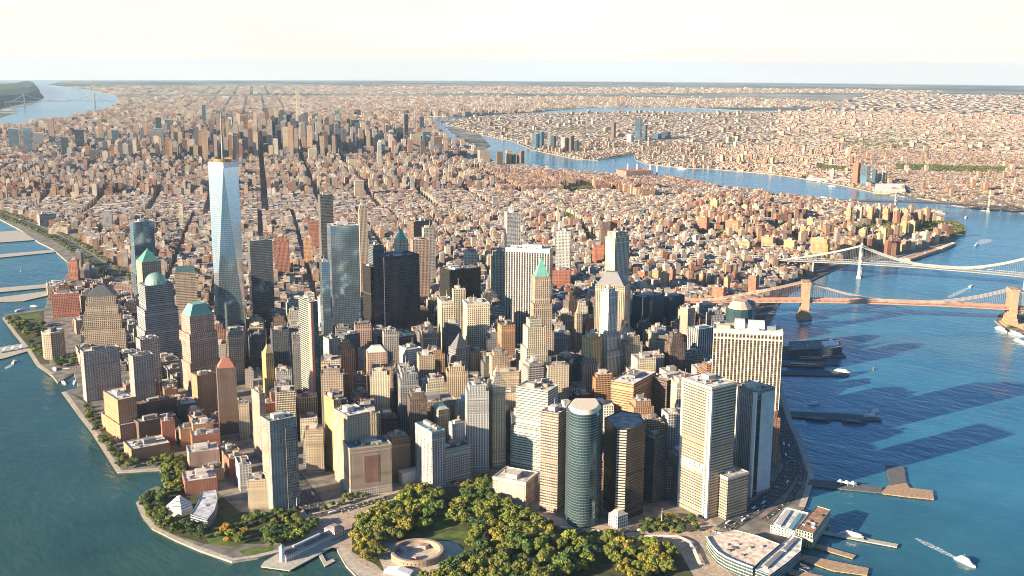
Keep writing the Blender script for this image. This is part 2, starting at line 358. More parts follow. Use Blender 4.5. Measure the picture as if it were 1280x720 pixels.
# ------------------------------------------------------------------ setting: water, land, streets
def pol(b, d): return tuple(CAM[:2]+bear(b)*d)      # a point d metres away on bearing b
FAR = 36000
MAN = GP([(-260, 300), (-120, 272), (0, 274), (25, 287), (47, 302), (67, 312), (84, 327), (86, 340), (72, 356), (60, 372), (56, 386), (6, 393), (3, 397), (18, 417), (35, 438), (46, 456), (66, 470), (72, 478), (92, 466), (98, 484), (78, 490), (100, 520), (117, 542), (147, 590), (200, 587), (213, 615),
  (196, 607), (182, 614), (171, 627), (178, 645), (190, 660), (220, 675), (250, 688), (290, 702), (322, 697), (352, 689), (418, 679), (423, 690), (432, 706), (447, 722), (480, 742), (600, 765), (780, 765), (900, 745), (975, 700), (990, 690), (1004, 664), (1008, 645),
  (1004, 632), (1015, 605), (1016, 590), (1001, 548), (990, 525), (977, 482), (972, 455), (968, 430), (962, 405), (975, 375), (1007, 352), (1060, 330), (1122, 321), (1192, 302), (1207, 290), (1197, 280), (1165, 274), (1140, 270), (1122, 262), (1075, 256), (1035, 251), (997, 246), (960, 241),
  (922, 236), (855, 225), (835, 221), (775, 219), (722, 215), (690, 211), (655, 207), (620, 202), (597, 190), (565, 178), (545, 165), (537, 157), (529, 150), (505, 144), (560, 146), (600, 144.5), (640, 141.8), (690, 138.5), (740, 134), (850, 134), (930, 138.4), (1003, 138.2)])
MAN += [pol(60, 20000), pol(66, FAR), pol(55, FAR), pol(42, FAR), pol(30, FAR), pol(20, FAR)] + GP([(60, 106), (110, 112), (145, 120), (150, 127), (130, 138), (107, 149), (87, 154), (50, 160), (0, 166), (-200, 190)])
LONG = GP([(545, 151), (580, 149), (600, 146), (640, 143), (690, 142), (740, 141), (800, 139.5), (870, 141), (960, 140), (1012, 138)]) + [pol(59, 19500), pol(63, FAR), pol(75, FAR), pol(85, 20000), pol(90, 6000), pol(95, 2500)] + \
  GP([(1420, 460), (1320, 432), (1280, 418), (1252, 408), (1243, 400), (1250, 391), (1300, 385), (1420, 372), (1420, 300), (1280, 266), (1250, 262), (1232, 263), (1190, 256), (1167, 250), (1135, 246), (1095, 241), (1055, 232), (992, 221), (960, 217), (890, 211), (855, 210), (810, 205), (795, 200), (792, 193), (770, 197), (747, 200), (722, 199), (702, 195), (665, 187), (640, 176), (600, 168), (560, 156)])
ISLE = GP([(556, 159), (575, 157), (600, 168), (613, 182), (602, 187), (578, 176)])
JERSEY = GP([(-300, 165), (-40, 152), (0, 147), (22, 140), (12, 136), (40, 130), (52, 122), (48, 112), (28, 106)]) + [pol(17, FAR), pol(5, FAR), pol(0, 20000), pol(0, 9000)]

def ground_mat():
    m, nt, b = newmat('city_ground'); q = N(nt); g = q.add('ShaderNodeNewGeometry'); p = g.outputs['Position']
    near = q.ramp(q.noise(.05, 5, p), [(.35, (.10, .095, .09)), (.55, (.20, .18, .16)), (.75, (.30, .25, .20))])
    mpg = q.add('ShaderNodeMapping'); mpg.inputs['Rotation'].default_value = (0, 0, R(42)); mpg.inputs['Scale'].default_value = (1, .45, 1); q.lk(p, mpg.inputs[0])
    f = q.noise(.00045, 6, mpg.outputs[0], .7); fine = q.noise(.0035, 4, mpg.outputs[0], .75)
    far = q.ramp(fine, [(.38, (.06, .075, .06)), (.5, (.25, .21, .17)), (.64, (.50, .43, .36))])
    wood = q.ramp(q.noise(.0022, 5, mpg.outputs[0], .7), [(.35, (.010, .034, .045)), (.6, (.03, .062, .06)), (.75, (.15, .15, .13))])  # woods, with the blue of distant haze mixed into their colour
    far2 = q.mix(q.ramp(f, [(.44, (0, 0, 0)), (.58, (1, 1, 1))]), far, wood)
    dist = q.add('ShaderNodeVectorMath', operation='LENGTH'); q.lk(p, dist.inputs[0])
    q.lk(q.mix(q.math('SMOOTH_MIN', q.math('MAXIMUM', q.math('MULTIPLY_ADD', dist.outputs['Value'], 1/2500., -1.2), 0.), 1., .1), near, far2), b.inputs['Base Color']); b.inputs['Roughness'].default_value = .9
    return m
M_ground = ground_mat()
M_stone = plain('quay_stone', (.36, .32, .27), .85, .25, .1)
def land(name, poly, z=LZ, mat=None, side=None, kind='structure', bottom=-4):
    mb = MB(); P = [tuple(p) for p in poly]
    ar = sum(P[i][0]*P[(i+1) % len(P)][1]-P[(i+1) % len(P)][0]*P[i][1] for i in range(len(P)))
    if ar < 0: P = P[::-1]
    mb.cap(P, z, 0)
    if side is not None: mb.ring(P, bottom, z, mi=1)
    o = mb.build(name, [mat or M_ground]+([side] if side is not None else [])); tag(o, kind=kind); return o
land('manhattan_ground', MAN, side=M_stone); land('long_island_ground', LONG, z=LZ-.3, side=M_stone); land('island_ground', ISLE, side=M_stone); land('new_jersey_ground', JERSEY, side=M_stone)

def water_mat():
    m, nt, b = newmat('river_water'); q = N(nt); g = q.add('ShaderNodeNewGeometry'); p = g.outputs['Position']
    sp = q.add('ShaderNodeSeparateXYZ'); q.lk(p, sp.inputs[0])
    # silt and painted reflections make the Hudson side greener, the East River bluer
    t = q.math('ADD', q.math('MULTIPLY_ADD', sp.outputs[0], 1/1100., .35), q.math('MULTIPLY_ADD', q.noise(.0018, 4, p), .8, -.4))
    silt = q.noise(.006, 5, p, .6)
    base = q.ramp(t, [(0., (.022, .066, .058)), (.35, (.018, .078, .086)), (1., (.024, .138, .235))])
    base = q.mix(1., base, q.ramp(silt, [(.3, (.7, .82, .88)), (.7, (1.6, 1.3, 1.15))]), 'MULTIPLY')
    q.lk(base, b.inputs['Base Color']); b.inputs['Roughness'].default_value = .16; b.inputs['IOR'].default_value = 1.33
    mp = q.add('ShaderNodeMapping'); mp.inputs['Rotation'].default_value = (0, 0, R(35)); mp.inputs['Scale'].default_value = (1, .35, 1); q.lk(p, mp.inputs[0])
    h = q.math('ADD', q.math('MULTIPLY', q.noise(.055, 3, mp.outputs[0]), 1.5), q.math('ADD', q.math('MULTIPLY', q.noise(.16, 3, mp.outputs[0]), .7), q.math('MULTIPLY', q.noise(.012, 3, mp.outputs[0]), 2.2)))
    bp = q.add('ShaderNodeBump'); bp.inputs['Strength'].default_value = .38; bp.inputs['Distance'].default_value = 2.6; q.lk(h, bp.inputs['Height']); q.lk(bp.outputs[0], b.inputs['Normal'])
    return m
wm = MB(); wm.cap(circ(CAM[:2], FAR+1500, 64), 0.); tag(wm.build('river_water', water_mat()), kind='structure')

# the wooded cliffs across the Hudson, far upstream
def cliffs():
    mb = MB(); pts = GP([(-60, 150), (-30, 140), (0, 133), (25, 130), (44, 127), (53, 121.5), (46, 113)], 4); back = GP([(-90, 128), (-60, 122), (-25, 116), (5, 112.5), (22, 110.5), (30, 109.5), (34, 108.6)], 4)
    rows = []
    for k, (t, z) in enumerate(((0, 4), (.06, 60), (.12, 115), (.3, 150), (.7, 165), (1, 150))):
        rows.append([(a[0]+(b[0]-a[0])*t+RNG.normal(0, 25), a[1]+(b[1]-a[1])*t+RNG.normal(0, 25), z*RNG.uniform(.85, 1.1)) for a, b in zip(pts, back)])
    for r0, r1 in zip(rows[:-1], rows[1:]):
        for i in range(len(pts)-1): mb.face([r0[i], r0[i+1], r1[i+1], r1[i]])
    tag(mb.build('wooded_hills', plain('wooded_hill', (.03, .05, .03), .95, .5, .004)), kind='structure')
cliffs()

def sheet(name, pts, mat, dz=.02, z=LZ, kind='structure'):
    P = GP(pts, z) if len(pts[0]) == 2 and not isinstance(pts[0][0], np.floating) else pts
    return land(name, P, z+dz, mat, kind=kind)
M_asph = plain('asphalt', (.055, .056, .06), .85, .3, .2)
M_pave = plain('pale_paving', (.38, .30, .235), .85, .3, .22)
M_path = plain('light_path', (.46, .39, .32), .85, .2, .2)
M_lawn = plain('lawn', (.075, .115, .018), .95, .45, .1)
M_soil = plain('park_ground', (.05, .058, .02), .95, .5, .09)
M_mark = plain('road_paint', (.7, .68, .62), .7, .2, .5)
M_prom = plain('promenade', (.42, .37, .31), .85, .25, .2)
def ribbon(name, pts, wd, mat, dz=.03, z=LZ, close=False):
    P = [np.array(p[:2]) for p in pts]; mb = MB(); Ls, Rs = [], []
    for i, p in enumerate(P):
        a = P[max(0, i-1)]; b = P[min(len(P)-1, i+1)]; d = (b-a)/np.linalg.norm(b-a); nrm = np.array([-d[1], d[0]]); Ls.append(p+nrm*wd/2); Rs.append(p-nrm*wd/2)
    for i in range(len(P)-1): mb.face([(*Rs[i], z+dz), (*Rs[i+1], z+dz), (*Ls[i+1], z+dz), (*Ls[i], z+dz)])
    return tag(mb.build(name, mat), kind='structure')
def dashes(name, pts, offs, mat, dz=.04, z=LZ, dash=6, gap=9, wd=.35):
    mb = MB()
    for off in offs:
        for a, b in zip(pts[:-1], pts[1:]):
            a = np.array(a[:2]); b = np.array(b[:2]); L = np.linalg.norm(b-a); d = (b-a)/L; n = np.array([-d[1], d[0]]); t = 0
            while t < L:
                p, q = a+d*t+n*off, a+d*min(L, t+dash)+n*off; mb.face([(*(p-n*wd/2), z+dz), (*(q-n*wd/2), z+dz), (*(q+n*wd/2), z+dz), (*(p+n*wd/2), z+dz)]); t += dash+gap
    return tag(mb.build(name, mat), kind='structure')
WEST = GP([(398, 640), (345, 570), (290, 500), (187, 395), (146, 345), (84, 303), (36, 280), (-40, 256), (-200, 232)])
FDR = GP([(905, 662), (940, 640), (975, 610), (990, 585), (982, 545), (968, 510), (955, 470), (950, 430), (950, 395), (985, 362), (1045, 333), (1110, 313), (1150, 290), (1140, 276), (1080, 262), (1000, 252), (900, 236)])
BATT = GP([(395, 645), (450, 632), (500, 618), (560, 611), (600, 612)])
STATE = GP([(600, 612), (650, 648), (700, 662), (760, 668), (830, 652), (870, 648)])
sheet('plaza_paving', [(372, 668), (366, 640), (420, 628), (470, 612), (545, 604), (610, 604), (655, 636), (720, 652), (790, 662), (880, 640), (900, 660), (880, 690), (930, 730), (900, 744), (780, 762), (600, 762), (480, 738), (440, 712), (425, 688)], M_pave, .02)
sheet('park_lawn_ground', [(440, 655), (470, 634), (520, 613), (590, 608), (650, 652), (700, 672), (765, 680), (850, 690), (870, 725), (820, 752), (620, 752), (500, 735), (470, 706), (440, 690)], M_soil, .035)
sheet('park_lawn', [(536, 672), (560, 664), (596, 662), (590, 674), (560, 672)], M_lawn, .05)
sheet('park_lawn', [(530, 650), (545, 640), (575, 638), (580, 655), (550, 664)], M_lawn, .05)
sheet('park_path', [(455, 668), (478, 660), (487, 668), (520, 690), (545, 676), (570, 677), (582, 690), (575, 706), (545, 722), (500, 742), (470, 730), (480, 712), (470, 690)], M_path, .055)
sheet('park_path', [(640, 700), (700, 690), (760, 684), (765, 688), (700, 696), (645, 706)], M_path, .055)
sheet('promenade', [(418, 681), (432, 684), (446, 700), (470, 714), (500, 722), (480, 740), (452, 724), (434, 707)], M_prom, .06)
sheet('lawn', [(298, 688), (318, 684), (345, 684), (338, 690), (305, 694)], M_lawn, .05)
sheet('lawn', [(255, 668), (290, 668), (310, 676), (292, 684), (262, 680)], M_lawn, .05)
sheet('garden_ground', [(172, 628), (182, 616), (212, 616), (205, 592), (225, 575), (300, 640), (370, 642), (362, 668), (330, 680), (255, 680), (205, 664)], M_soil, .03)
sheet('garden_ground', [(4, 398), (10, 394), (55, 388), (56, 420), (62, 455), (50, 455), (36, 436)], M_soil, .03)
sheet('lawn', [(14, 396), (50, 391), (52, 399), (22, 403)], M_lawn, .05)
sheet('garden_ground', [(86, 490), (108, 505), (120, 530), (150, 578), (196, 574), (212, 610), (222, 610), (215, 572), (200, 560), (150, 560), (112, 500)], M_soil, .03)
PROM = GP([(5, 397), (19, 417), (36, 437.5), (47, 455), (64, 468)]); ribbon('promenade', PROM, 9, M_prom, .07)
ribbon('promenade', GP([(79.5, 490), (101.5, 520), (118.5, 542), (148.5, 589), (199, 586)]), 9, M_prom, .07)
ribbon('promenade', GP([(173, 627), (180, 644), (192, 659), (221, 673.5), (251, 686), (290, 699.5), (321, 695), (352, 687.5)]), 8, M_prom, .07)
for nm, rd, wd, of in (('highway', WEST, 34, (-12, -8, -4, 4, 8, 12)), ('riverside_road', FDR, 26, (-8, -4, 0, 4, 8)), ('street', BATT, 15, (-3.5, 3.5)), ('street', STATE, 15, (-3.5, 3.5))):
    ribbon(nm, rd, wd, M_asph, .08); dashes('road_markings', rd[:6], of, M_mark, .1)
ribbon('median_strip', WEST[3:], 4.5, M_lawn, .1); ribbon('verge_strip', [np.array(p)+np.array([-24, 4]) for p in WEST[3:]], 10, M_lawn, .09)

# ------------------------------------------------------------------ the tall glass tower with eight tapering faces
def spire_tower():
    c = G(290.5, 438)[:2]; a = R(-27); o = np.array([c[0], c[1], 0.])
    root = empty('glass_skyscraper', tuple(o), 'tallest glass tower of tapering triangular faces with a thin mast on its roof', 'skyscraper')
    s = 31.; b4 = [tuple(c+np.array([math.cos(a)*x-math.sin(a)*y, math.sin(a)*x+math.cos(a)*y])*s) for x, y in ((-1, -1), (1, -1), (1, 1), (-1, 1))]
    t4 = [tuple((np.array(b4[i])+np.array(b4[(i+1) % 4]))/2) for i in range(4)]
    mb = MB(); mb.prism(b4, LZ, 57, 3, 57); mb.build('base', plain('pale_glass_fins', (.42, .42, .36), .45, .12, .3), root, None, o)
    mb = MB(); mb.box((*(np.array(b4[0])*.5+np.array(b4[1])*.5), LZ+4), 16, 1.2, 13, a); mb.build('entrance', ST['D'][0], root, CC['teal'], o)
    z0, z1 = 57.2, 406
    for i in range(4):                              # each of the eight faces is one part
        A, B, Tm, Tp = b4[i], b4[(i+1) % 4], t4[i], t4[i-1]
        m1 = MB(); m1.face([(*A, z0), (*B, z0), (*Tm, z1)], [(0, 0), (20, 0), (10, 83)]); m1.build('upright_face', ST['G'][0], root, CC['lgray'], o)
        m2 = MB(); m2.face([(*A, z0), (*Tm, z1), (*Tp, z1)], [(10, 0), (17, 83), (3, 83)]); m2.build('inverted_face', ST['Z'][0], root, CC['lgray'], o)  # paler glass than the upright faces: the sun's reflection put into the colour
    mb = MB(); mb.prism(t4, z1, 417); mb.build('parapet', plain('bright_metal', (.75, .75, .74), .35, .08, .3, metal=.4), root, None, o)
    mb = MB(); mb.cap(shrink(t4, 2), 417.05); mb.build('roof', M_roof, root, CC['roofm'], o)
    mb = MB(); pr = circ(c, 20, 24); mb.ring(pr, 417.1, 424); mb.ring(pr[::-1], 417.1, 424); mb.build('ring_platform', M_trim, root, (.45, .32, .18), o)
    mb = MB(); mb.tube([(*c, 417), (*c, 450), (*c, 500), (*c, 541)], [2.6, 2.2, 1.3, .35], 8); mb.build('mast', M_metal, root, (.16, .17, .19), o)
    reg(b4); HERO['glass tower with the mast'] = c
spire_tower()

# ------------------------------------------------------------------ towers, each read from the photograph: left edge, front edge, right edge, roof line, height (or -foot line), facing
b = T
# west side, along the Hudson
b('a', 98, 104, 149, 440, -503, 185, 'C', 'concrete', 'roofl', 'wide grey concrete apartment slab beside the boat basin', d=22, clut=5, key='wide grey slab')
b('a', 162, 166, 191.5, 446, 108, 185, 'C', 'concrete', 'roofl', 'grey concrete apartment tower just right of the wide grey slab, in front of its twin', d=26, clut=4)
b('a', 172, 175, 199, 425, 108, 185, 'C', 'concrete', 'roofl', 'grey concrete apartment tower standing behind a nearer twin, below the domed tower', d=26, clut=4)
oc = G(71, 447)[:2]
building('o', [tuple(oc+bear(-20)*6+np.array(p)) for p in circ((0, 0), 23, 8, .25)], 62, 'P', 'tan', 'roofw', 'eight-sided tan building with a tall arched window by the boat basin', clut=3, key='eight-sided tan building', cornice='tan')
b('a', 55, 64, 98, 368, 62, 203, 'P', 'red', 'roofw', 'broad red-brick hotel block behind the eight-sided tan building', d=30, clut=7)
b('o', 105, 108, 144, 372, 128, 206, 'P', 'tan', 'dgray', 'stepped tan tower with a striped grey stepped pyramid roof', d=44, crown=('zig', 22, 'slate'), lower=[(58, (16, 12)), (90, (9, 6)), (110, (4, 3))], clut=0, key='stepped tan tower')
b('o', 172, 177, 201, 328, 200, 187, 'P', 'tan', 'roofm', 'tan office tower with a pale green pyramid roof', crown=('pyr', 26, 'green'), lower=[(120, 5)], d=42, key='tower with the green pyramid')
b('o', 174, 181, 217, 358, 172, 187, 'N', 'gray', 'roofm', 'grey office tower crowned by a round green dome', crown=('dome', 20, (.24, .40, .34)), lower=[(122, (5, 4)), (80, (8, 6))], d=46, key='domed tower')
b('o', 159, 166, 192, 278, 226, 189, 'G', 'lgray', 'roofl', 'tall slim glass headquarters tower with a teal roof strip behind the green pyramid', d=34, lower=[(90, (3, 8))])
b('o', 213, 218, 245, 341, -396, 205, 'N', 'tan', 'roofd', 'tan grid-fronted office block with a dark green penthouse left of the tallest tower', d=44, upper=[], crown=('frustum', 9, 'teal', .9), key='tan grid block')
b('o', 230, 237, 267, 396, 150, 183, 'P', 'pink', 'roofm', 'pink-tan office tower topped by a cut-off green pyramid', crown=('frustum', 20, 'green', .55), lower=[(116, (4, 4)), (60, (7, 6))], d=42, key='tower with the cut-off pyramid')
b('a', 268, 271, 295, 461, -544, 203, 'B', 'brown', 'red', 'slender brown brick apartment tower with a bright red stepped cap', d=24, upper=[(0, 0)] and [], crown=('frustum', 13, 'red', .45), key='red-capped tower')
b('a', 239, 246, 269, 470, -520, 183, 'B', 'orange', 'pink', 'brick apartment block with sunlit orange flank left of the red-capped tower', d=26, clut=5)
b('a', 129, 147, 170, 500, -549, 182, 'B', 'orange', 'roofl', 'orange brick apartment tower with roof garden on the waterfront', clut=4, upper=[], lower=[(30, (3, 10))], key='orange waterfront tower')
b('l', 158, 164, 212, 562, -576, 188, 'B', 'orange', 'roofw', 'long low brick block with a white cluttered roof beside the river walk', d=46, clut=9, key='long low brick block')
b('m', 172, 173, 220, 528, 34, 183, 'B', 'brown', 'roofm', 'dark brick row with a pale grey roof behind the long low brick block', d=24, clut=4)
b('m', 168, 170, 221, 506, 38, 183, 'B', 'brown', 'brown', 'shaded brown brick row below the grey concrete twins', d=22, clut=3)
b('m', 200, 202, 218, 527, 46, 198, 'B', 'red', 'roofl', 'small red brick end block beside the shaded brown row', d=18, clut=2)
b('m', 229, 231, 271, 602, -620, 200, 'B', 'red', 'roofw', 'red brick block with white roof terraces nearest the museum wing', d=44, clut=8)
b('m', 234, 236, 274, 566, 34, 200, 'B', 'pink', 'roofl', 'pink brick apartment block two rows behind the museum wing', d=36, clut=8)
b('m', 238, 240, 275, 545, 38, 200, 'B', 'red', 'roofw', 'red brick block in the middle of the long row below the red-capped tower', d=26, clut=6)
b('m', 239, 241, 266, 531, 46, 200, 'B', 'orange', 'roofw', 'orange brick block at the top of the row below the red-capped tower', d=24, clut=4)
b('a', 312, 324, 331, 492, -577, 188, 'B', 'pink', 'roofw', 'thin pink apartment slab just left of the curved glass apartment tower', d=34, clut=4)
b('a', 326, 337, 370, 527, -640, 186, 'C', (.30, .33, .32), 'roofm', 'glass apartment tower with a pale pink flank near the pier house', upper=[], clut=4, key='glass apartment tower')
b('m', 303, 309, 337, 601, -637, 213, 'P', 'buff', 'roofw', 'curved tan hotel wing with a roof garden at the foot of the glass apartment tower', d=30, clut=7)
b('m', 296, 299, 314, 582, 44, 200, 'P', 'white', 'slate', 'white block with a grey sloped roof left of the curved tan hotel wing', d=40, clut=3)
b('a', 296, 298, 311, 505, -549, 208, 'B', 'buff', 'roofl', 'narrow buff brick apartment block right of the red-capped tower', d=20, clut=2)
b('a', 55, 59, 74, 358, 40, 200, 'B', 'pink', 'roofl', 'pink brick block at the north end of the waterfront park', d=30, clut=3)
b('a', 84, 85, 96, 325, -351, 214, 'B', 'red', 'roofw', 'red brick apartment tower alone by the inlet', d=24, clut=1, upper=[(78, 3)] and [], key='red tower by the inlet')
b('m', 72, 75, 95, 357, 30, 200, 'B', 'red', 'roofl', 'dark red low block at the foot of the red tower by the inlet', d=30, clut=3)
b('m', 140, 142, 165, 356, 42, 206, 'B', 'pink', 'roofm', 'low pink block behind the stepped tan tower', d=34, clut=3)
b('m', 98, 100, 118, 290, 26, 208, 'P', 'cream', 'roofl', 'long pale warehouse beside the riverside highway', d=110, clut=6)
b('m', 59, 60, 84, 285, 26, 208, 'P', 'cream', 'orange', 'long cream pier-side warehouse with an orange-flecked roof', d=90, clut=6)
b('m', 47, 49, 70, 268, 48, 188, 'P', 'gray', 'roofl', 'grey cubic warehouse above the riverside highway', d=50, clut=4)
# around the memorial park
b('o', 303, 312, 340, 301, 226, 200, 'D', 'gray', 'roofl', 'dark blue glass office slab with a pale left edge right of the tallest tower', d=36, clut=6, key='dark blue slab')
b('o', 341, 342, 361, 303, -350, 212, 'V', 'red', 'orange', 'rust-red brick setback tower beside the dark blue glass slab', d=30, upper=[(128, 4)], clut=3)
b('o', 378, 379, 390, 297, 95, 214, 'P', 'orange', 'orange', 'orange brick tower behind the mirror-blue glass tower', d=22, clut=2)
b('o', 384, 385, 399, 277, 105, 210, 'P', 'red', 'pink', 'tall salmon brick slab left of the scaffolded tower', d=26, clut=2)
b('o', 398, 400, 416, 244, 262, 200, 'H', 'slate', 'roofm', 'unfinished tower with bare striped floors behind the mirror-blue tower', d=30, clut=4)
b('o', 411, 413, 448.5, 283, 298, 203, 'G', 'lgray', 'roofl', 'mirror-blue glass skyscraper with a flat front and sharp edges', d=44, clut=8, key='mirror-blue tower')
b('o', 400, 402, 412, 328, 240, 203, 'G', 'lgray', 'roofw', 'lower glass wing on the left of the mirror-blue skyscraper', d=30, clut=2)
b('o', 447, 449, 459, 262, 252, 206, 'V', 'tan', 'tan', 'slender tan residential tower right behind the mirror-blue skyscraper', d=24, upper=[(262, 3)], clut=1)
b('o', 464, 466, 480, 311, 190, 188, 'D', 'gray', 'roofm', 'blue-grey glass tower left of the black steel skyscraper', d=26, upper=[(198, 3)])
b('o', 462, 463, 472, 334, 179, 188, 'K', 'black', 'tan', 'thin black slab hotel beside the black steel skyscraper', d=40, clut=2)
b('o', 477, 480, 524, 322, 226, 189, 'K', 'dgray', 'roofd', 'massive black steel skyscraper with dark horizontal bands', d=50, clut=9, key='black steel skyscraper')
b('o', 497, 498, 510, 300, 218, 189, 'V', 'cream', 'roofm', 'ornate narrow tower with a green copper spire behind the black skyscraper', d=22, crown=('spire', 26, 'green'), lower=[(120, 10)])
b('o', 514, 516, 537, 300, 176, 208, 'V', 'pink', 'pink', 'tan twin-shafted office tower right behind the black steel skyscraper', d=40, clut=5)
b('o', 528, 530, 544, 285, 176, 204, 'P', 'concrete', 'roofl', 'pale concrete slab with a plain top behind the tan twin-shafted tower', d=26, clut=2)
b('o', 515, 517, 540, 277, 160, 183, 'P', 'brown', 'roofm', 'brown slab tower with one bright edge, farthest of the group behind the black skyscraper', d=26, clut=3)
b('o', 560, 562, 601, 338, 209, 189, 'K', 'black', 'roofm', 'flat-topped black office tower left of the pale ribbed tower', d=40, clut=7, key='flat-topped black tower')
b('o', 579, 581, 597, 315, 130, 212, 'P', 'cream', 'roofw', 'cream office block rising behind the flat-topped black tower', d=26, clut=3)
b('o', 612, 614, 632, 320, 150, 218, 'V', 'cream', 'roofl', 'cream ribbed tower between the black tower and the pale ribbed skyscraper', d=30, upper=[(160, 4)], clut=3)
b('o', 632, 687, 694, 312, 248, 146, 'W', 'lgray', 'roofl', 'broad pale skyscraper with strong white vertical ribs', d=None, dr=34, clut=8, key='pale ribbed skyscraper')
b('a', 632.5, 634, 651, 266, 265, 208, 'C', 'silver', 'roofl', 'tall silver residential tower with a rippled steel skin', d=28, clut=2)
b('o', 667, 669, 688, 346, 250, 212, 'V', 'tan', 'green', 'tan stepped tower with a sharp green copper pyramid spire', d=26, crown=('spire', 34, (.20, .48, .38)), lower=[(150, (6, 6)), (200, (3, 3))], key='green spire tower')
b('o', 694, 695, 713, 289, 160, 232, 'P', 'lgray', 'roofl', 'windowless grey telephone tower standing alone behind the pale ribbed skyscraper', d=30, clut=2)
b('a', 741, 742, 755, 306, 75, 220, 'B', 'red', 'roofm', 'red brick slab between the telephone tower and the brown twin slabs', d=24, clut=1)
b('a', 751, 752, 763, 277, 132, 220, 'B', 'brown', 'roofm', 'left one of the two tall brown brick slabs in the old tenement quarter', d=24, clut=1)
b('a', 763, 764, 775, 275, 135, 220, 'B', 'red', 'roofm', 'redder right one of the two tall brown brick slabs in the old tenement quarter', d=24, clut=1)
b('o', 757, 769, 787, 298, 272, 188, 'V', 'cream', 'roofl', 'very tall cream setback tower with scaffolding behind the grey pyramid roof', upper=[(284, 3)], lower=[(180, 4)], clut=1)
b('o', 744, 781, 794, 358, 205, 150, 'V', 'buff', 'slate', 'tan tower with corner columns and a dark grey hipped pyramid roof', crown=('frustum', 24, 'slate', .42), dr=40, key='tower with the grey pyramid')
b('o', 750.5, 761, 772, 366, 226, 182, 'V', 'white', 'roofl', 'slender white stone tower with chamfered top in front of the grey pyramid roof', upper=[(232, 3)], lower=[(120, (10, 10)), (150, (6, 5))], clut=1, key='slender white tower')
b('o', 728, 740, 752, 424, 150, 183, 'P', 'gold', 'yellow', 'stone tower wrapped in yellow scaffolding left of the slender white tower', upper=[(156, 4)], clut=4)
b('o', 724, 728, 749, 455, 108, 205, 'V', 'tan', 'roofl', 'tan setback block directly in front of the yellow scaffolding', d=28, upper=[(116, 4)], clut=3)
b('o', 655, 660, 682, 410, 186, 206, 'V', 'cream', 'roofm', 'cream limestone tower with fluted walls and a squared brown crown', d=30, upper=[(199, 5)], lower=[(120, 5), (150, 3)], clut=2)
b('o', 620, 627, 644, 407, 150, 205, 'P', 'orange', 'red', 'orange brick tower with a bright lit flank left of the fluted cream tower', d=26, clut=3)
b('o', 549, 552, 567, 377, 164, 208, 'V', 'cream', 'roofw', 'left wing of the huge cream stone office block', d=46, clut=4, cornice='cream')
b('o', 565, 567, 582, 362, 172, 208, 'V', 'cream', 'roofw', 'tall middle shaft between the wings of the huge cream stone office block', d=40, clut=3)
b('o', 582, 584, 612, 380, 164, 208, 'P', 'cream', 'roofl', 'right wing of the huge cream stone office block', d=46, clut=5, cornice='cream', key='huge cream stone block')
b('o', 690, 691, 713, 338, 60, 220, 'P', 'red', 'red', 'square red brick block right of the pale ribbed skyscraper', d=34, clut=4)
b('o', 672, 675, 693, 408, 150, 214, 'V', 'buff', 'roofl', 'buff lower shoulder block in front of the green copper spire', d=20, clut=2)
b('o', 704, 711, 722, 377, 140, 200, 'V', 'brown', 'orange', 'brown brick tower with stepped orange top right of the green spire tower', upper=[(150, 4), (158, 4)], clut=1)
b('o', 719, 721, 728, 392, 150, 206, 'V', 'buff', 'buff', 'thin buff tower with a pointed pinnacle beside the yellow scaffolding', d=12, crown=('spire', 22, 'buff'))
# the blocks west of Broadway
b('o', 373, 388, 397, 377, -523, 188, 'T', 'cream', 'roofw', 'tall hotel tower with yellow-lit windows and a red-pink stripe down its corner', clut=5, key='tower with the pink stripe')
b('o', 397, 400, 409, 373, 150, 200, 'C', 'white', 'roofw', 'slim white residential tower right behind the pink-striped tower', d=24, clut=2)
b('o', 408, 411, 424.5, 424, 112, 188, 'P', 'lgray', 'roofm', 'pale grey square tower in front of the mirror-blue skyscraper', d=26, clut=3)
b('o', 429, 431, 450, 419, 120, 183, 'P', 'dgray', 'roofl', 'plain dark grey box tower below the mirror-blue skyscraper', d=26, clut=4)
b('o', 420, 424, 444, 437, 120, 204, 'V', 'orange', 'buff', 'orange-tan brick tower with a stepped ornamental crown', d=24, upper=[(128, 4), (134, 4)], clut=1)
b('o', 417, 422, 436, 470, 92, 188, 'P', 'orange', 'roofm', 'brown tower with a bright orange flank below the stepped ornamental crown', d=24, clut=3)
b('o', 442, 444, 458, 471, 84, 200, 'P', 'tan', 'roofm', 'small tan tower squeezed left of the pedimented pink tower', d=20, clut=2)
b('o', 451, 453, 462, 437, 112, 189, 'P', 'cream', 'green', 'narrow cream tower with a green parapet left of the pedimented pink tower', d=20, clut=1)
b('o', 457, 459, 484, 441, 124, 210, 'P', 'pink', 'roofm', 'pink-tan flat-fronted tower with a gabled pediment on its roof', d=26, crown=('frustum', 9, 'greenw', .5), key='pedimented pink tower')
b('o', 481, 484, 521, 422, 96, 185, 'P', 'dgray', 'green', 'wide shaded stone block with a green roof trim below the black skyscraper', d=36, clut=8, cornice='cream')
b('o', 506, 510, 527, 437, 118, 189, 'P', 'white', 'greenw', 'white stone tower with a green parapet right of the wide shaded block', d=34, clut=3, key='white stone tower')
b('o', 525, 531, 556, 444, 105, 206, 'P', 'orange', 'roofl', 'orange-brown setback tower attached right of the white stone tower', d=30, upper=[(112, 4)], clut=3)
b('o', 527, 530, 552, 476, 84, 200, 'P', 'white', 'roofw', 'low white stepped annex in front of the orange-brown setback tower', d=20, clut=3)
b('o', 568, 570, 588, 436, 118, 185, 'V', 'gray', 'slate', 'grey gothic tower with a steep blue-grey pyramid top', d=24, crown=('spire', 26, 'slate'))
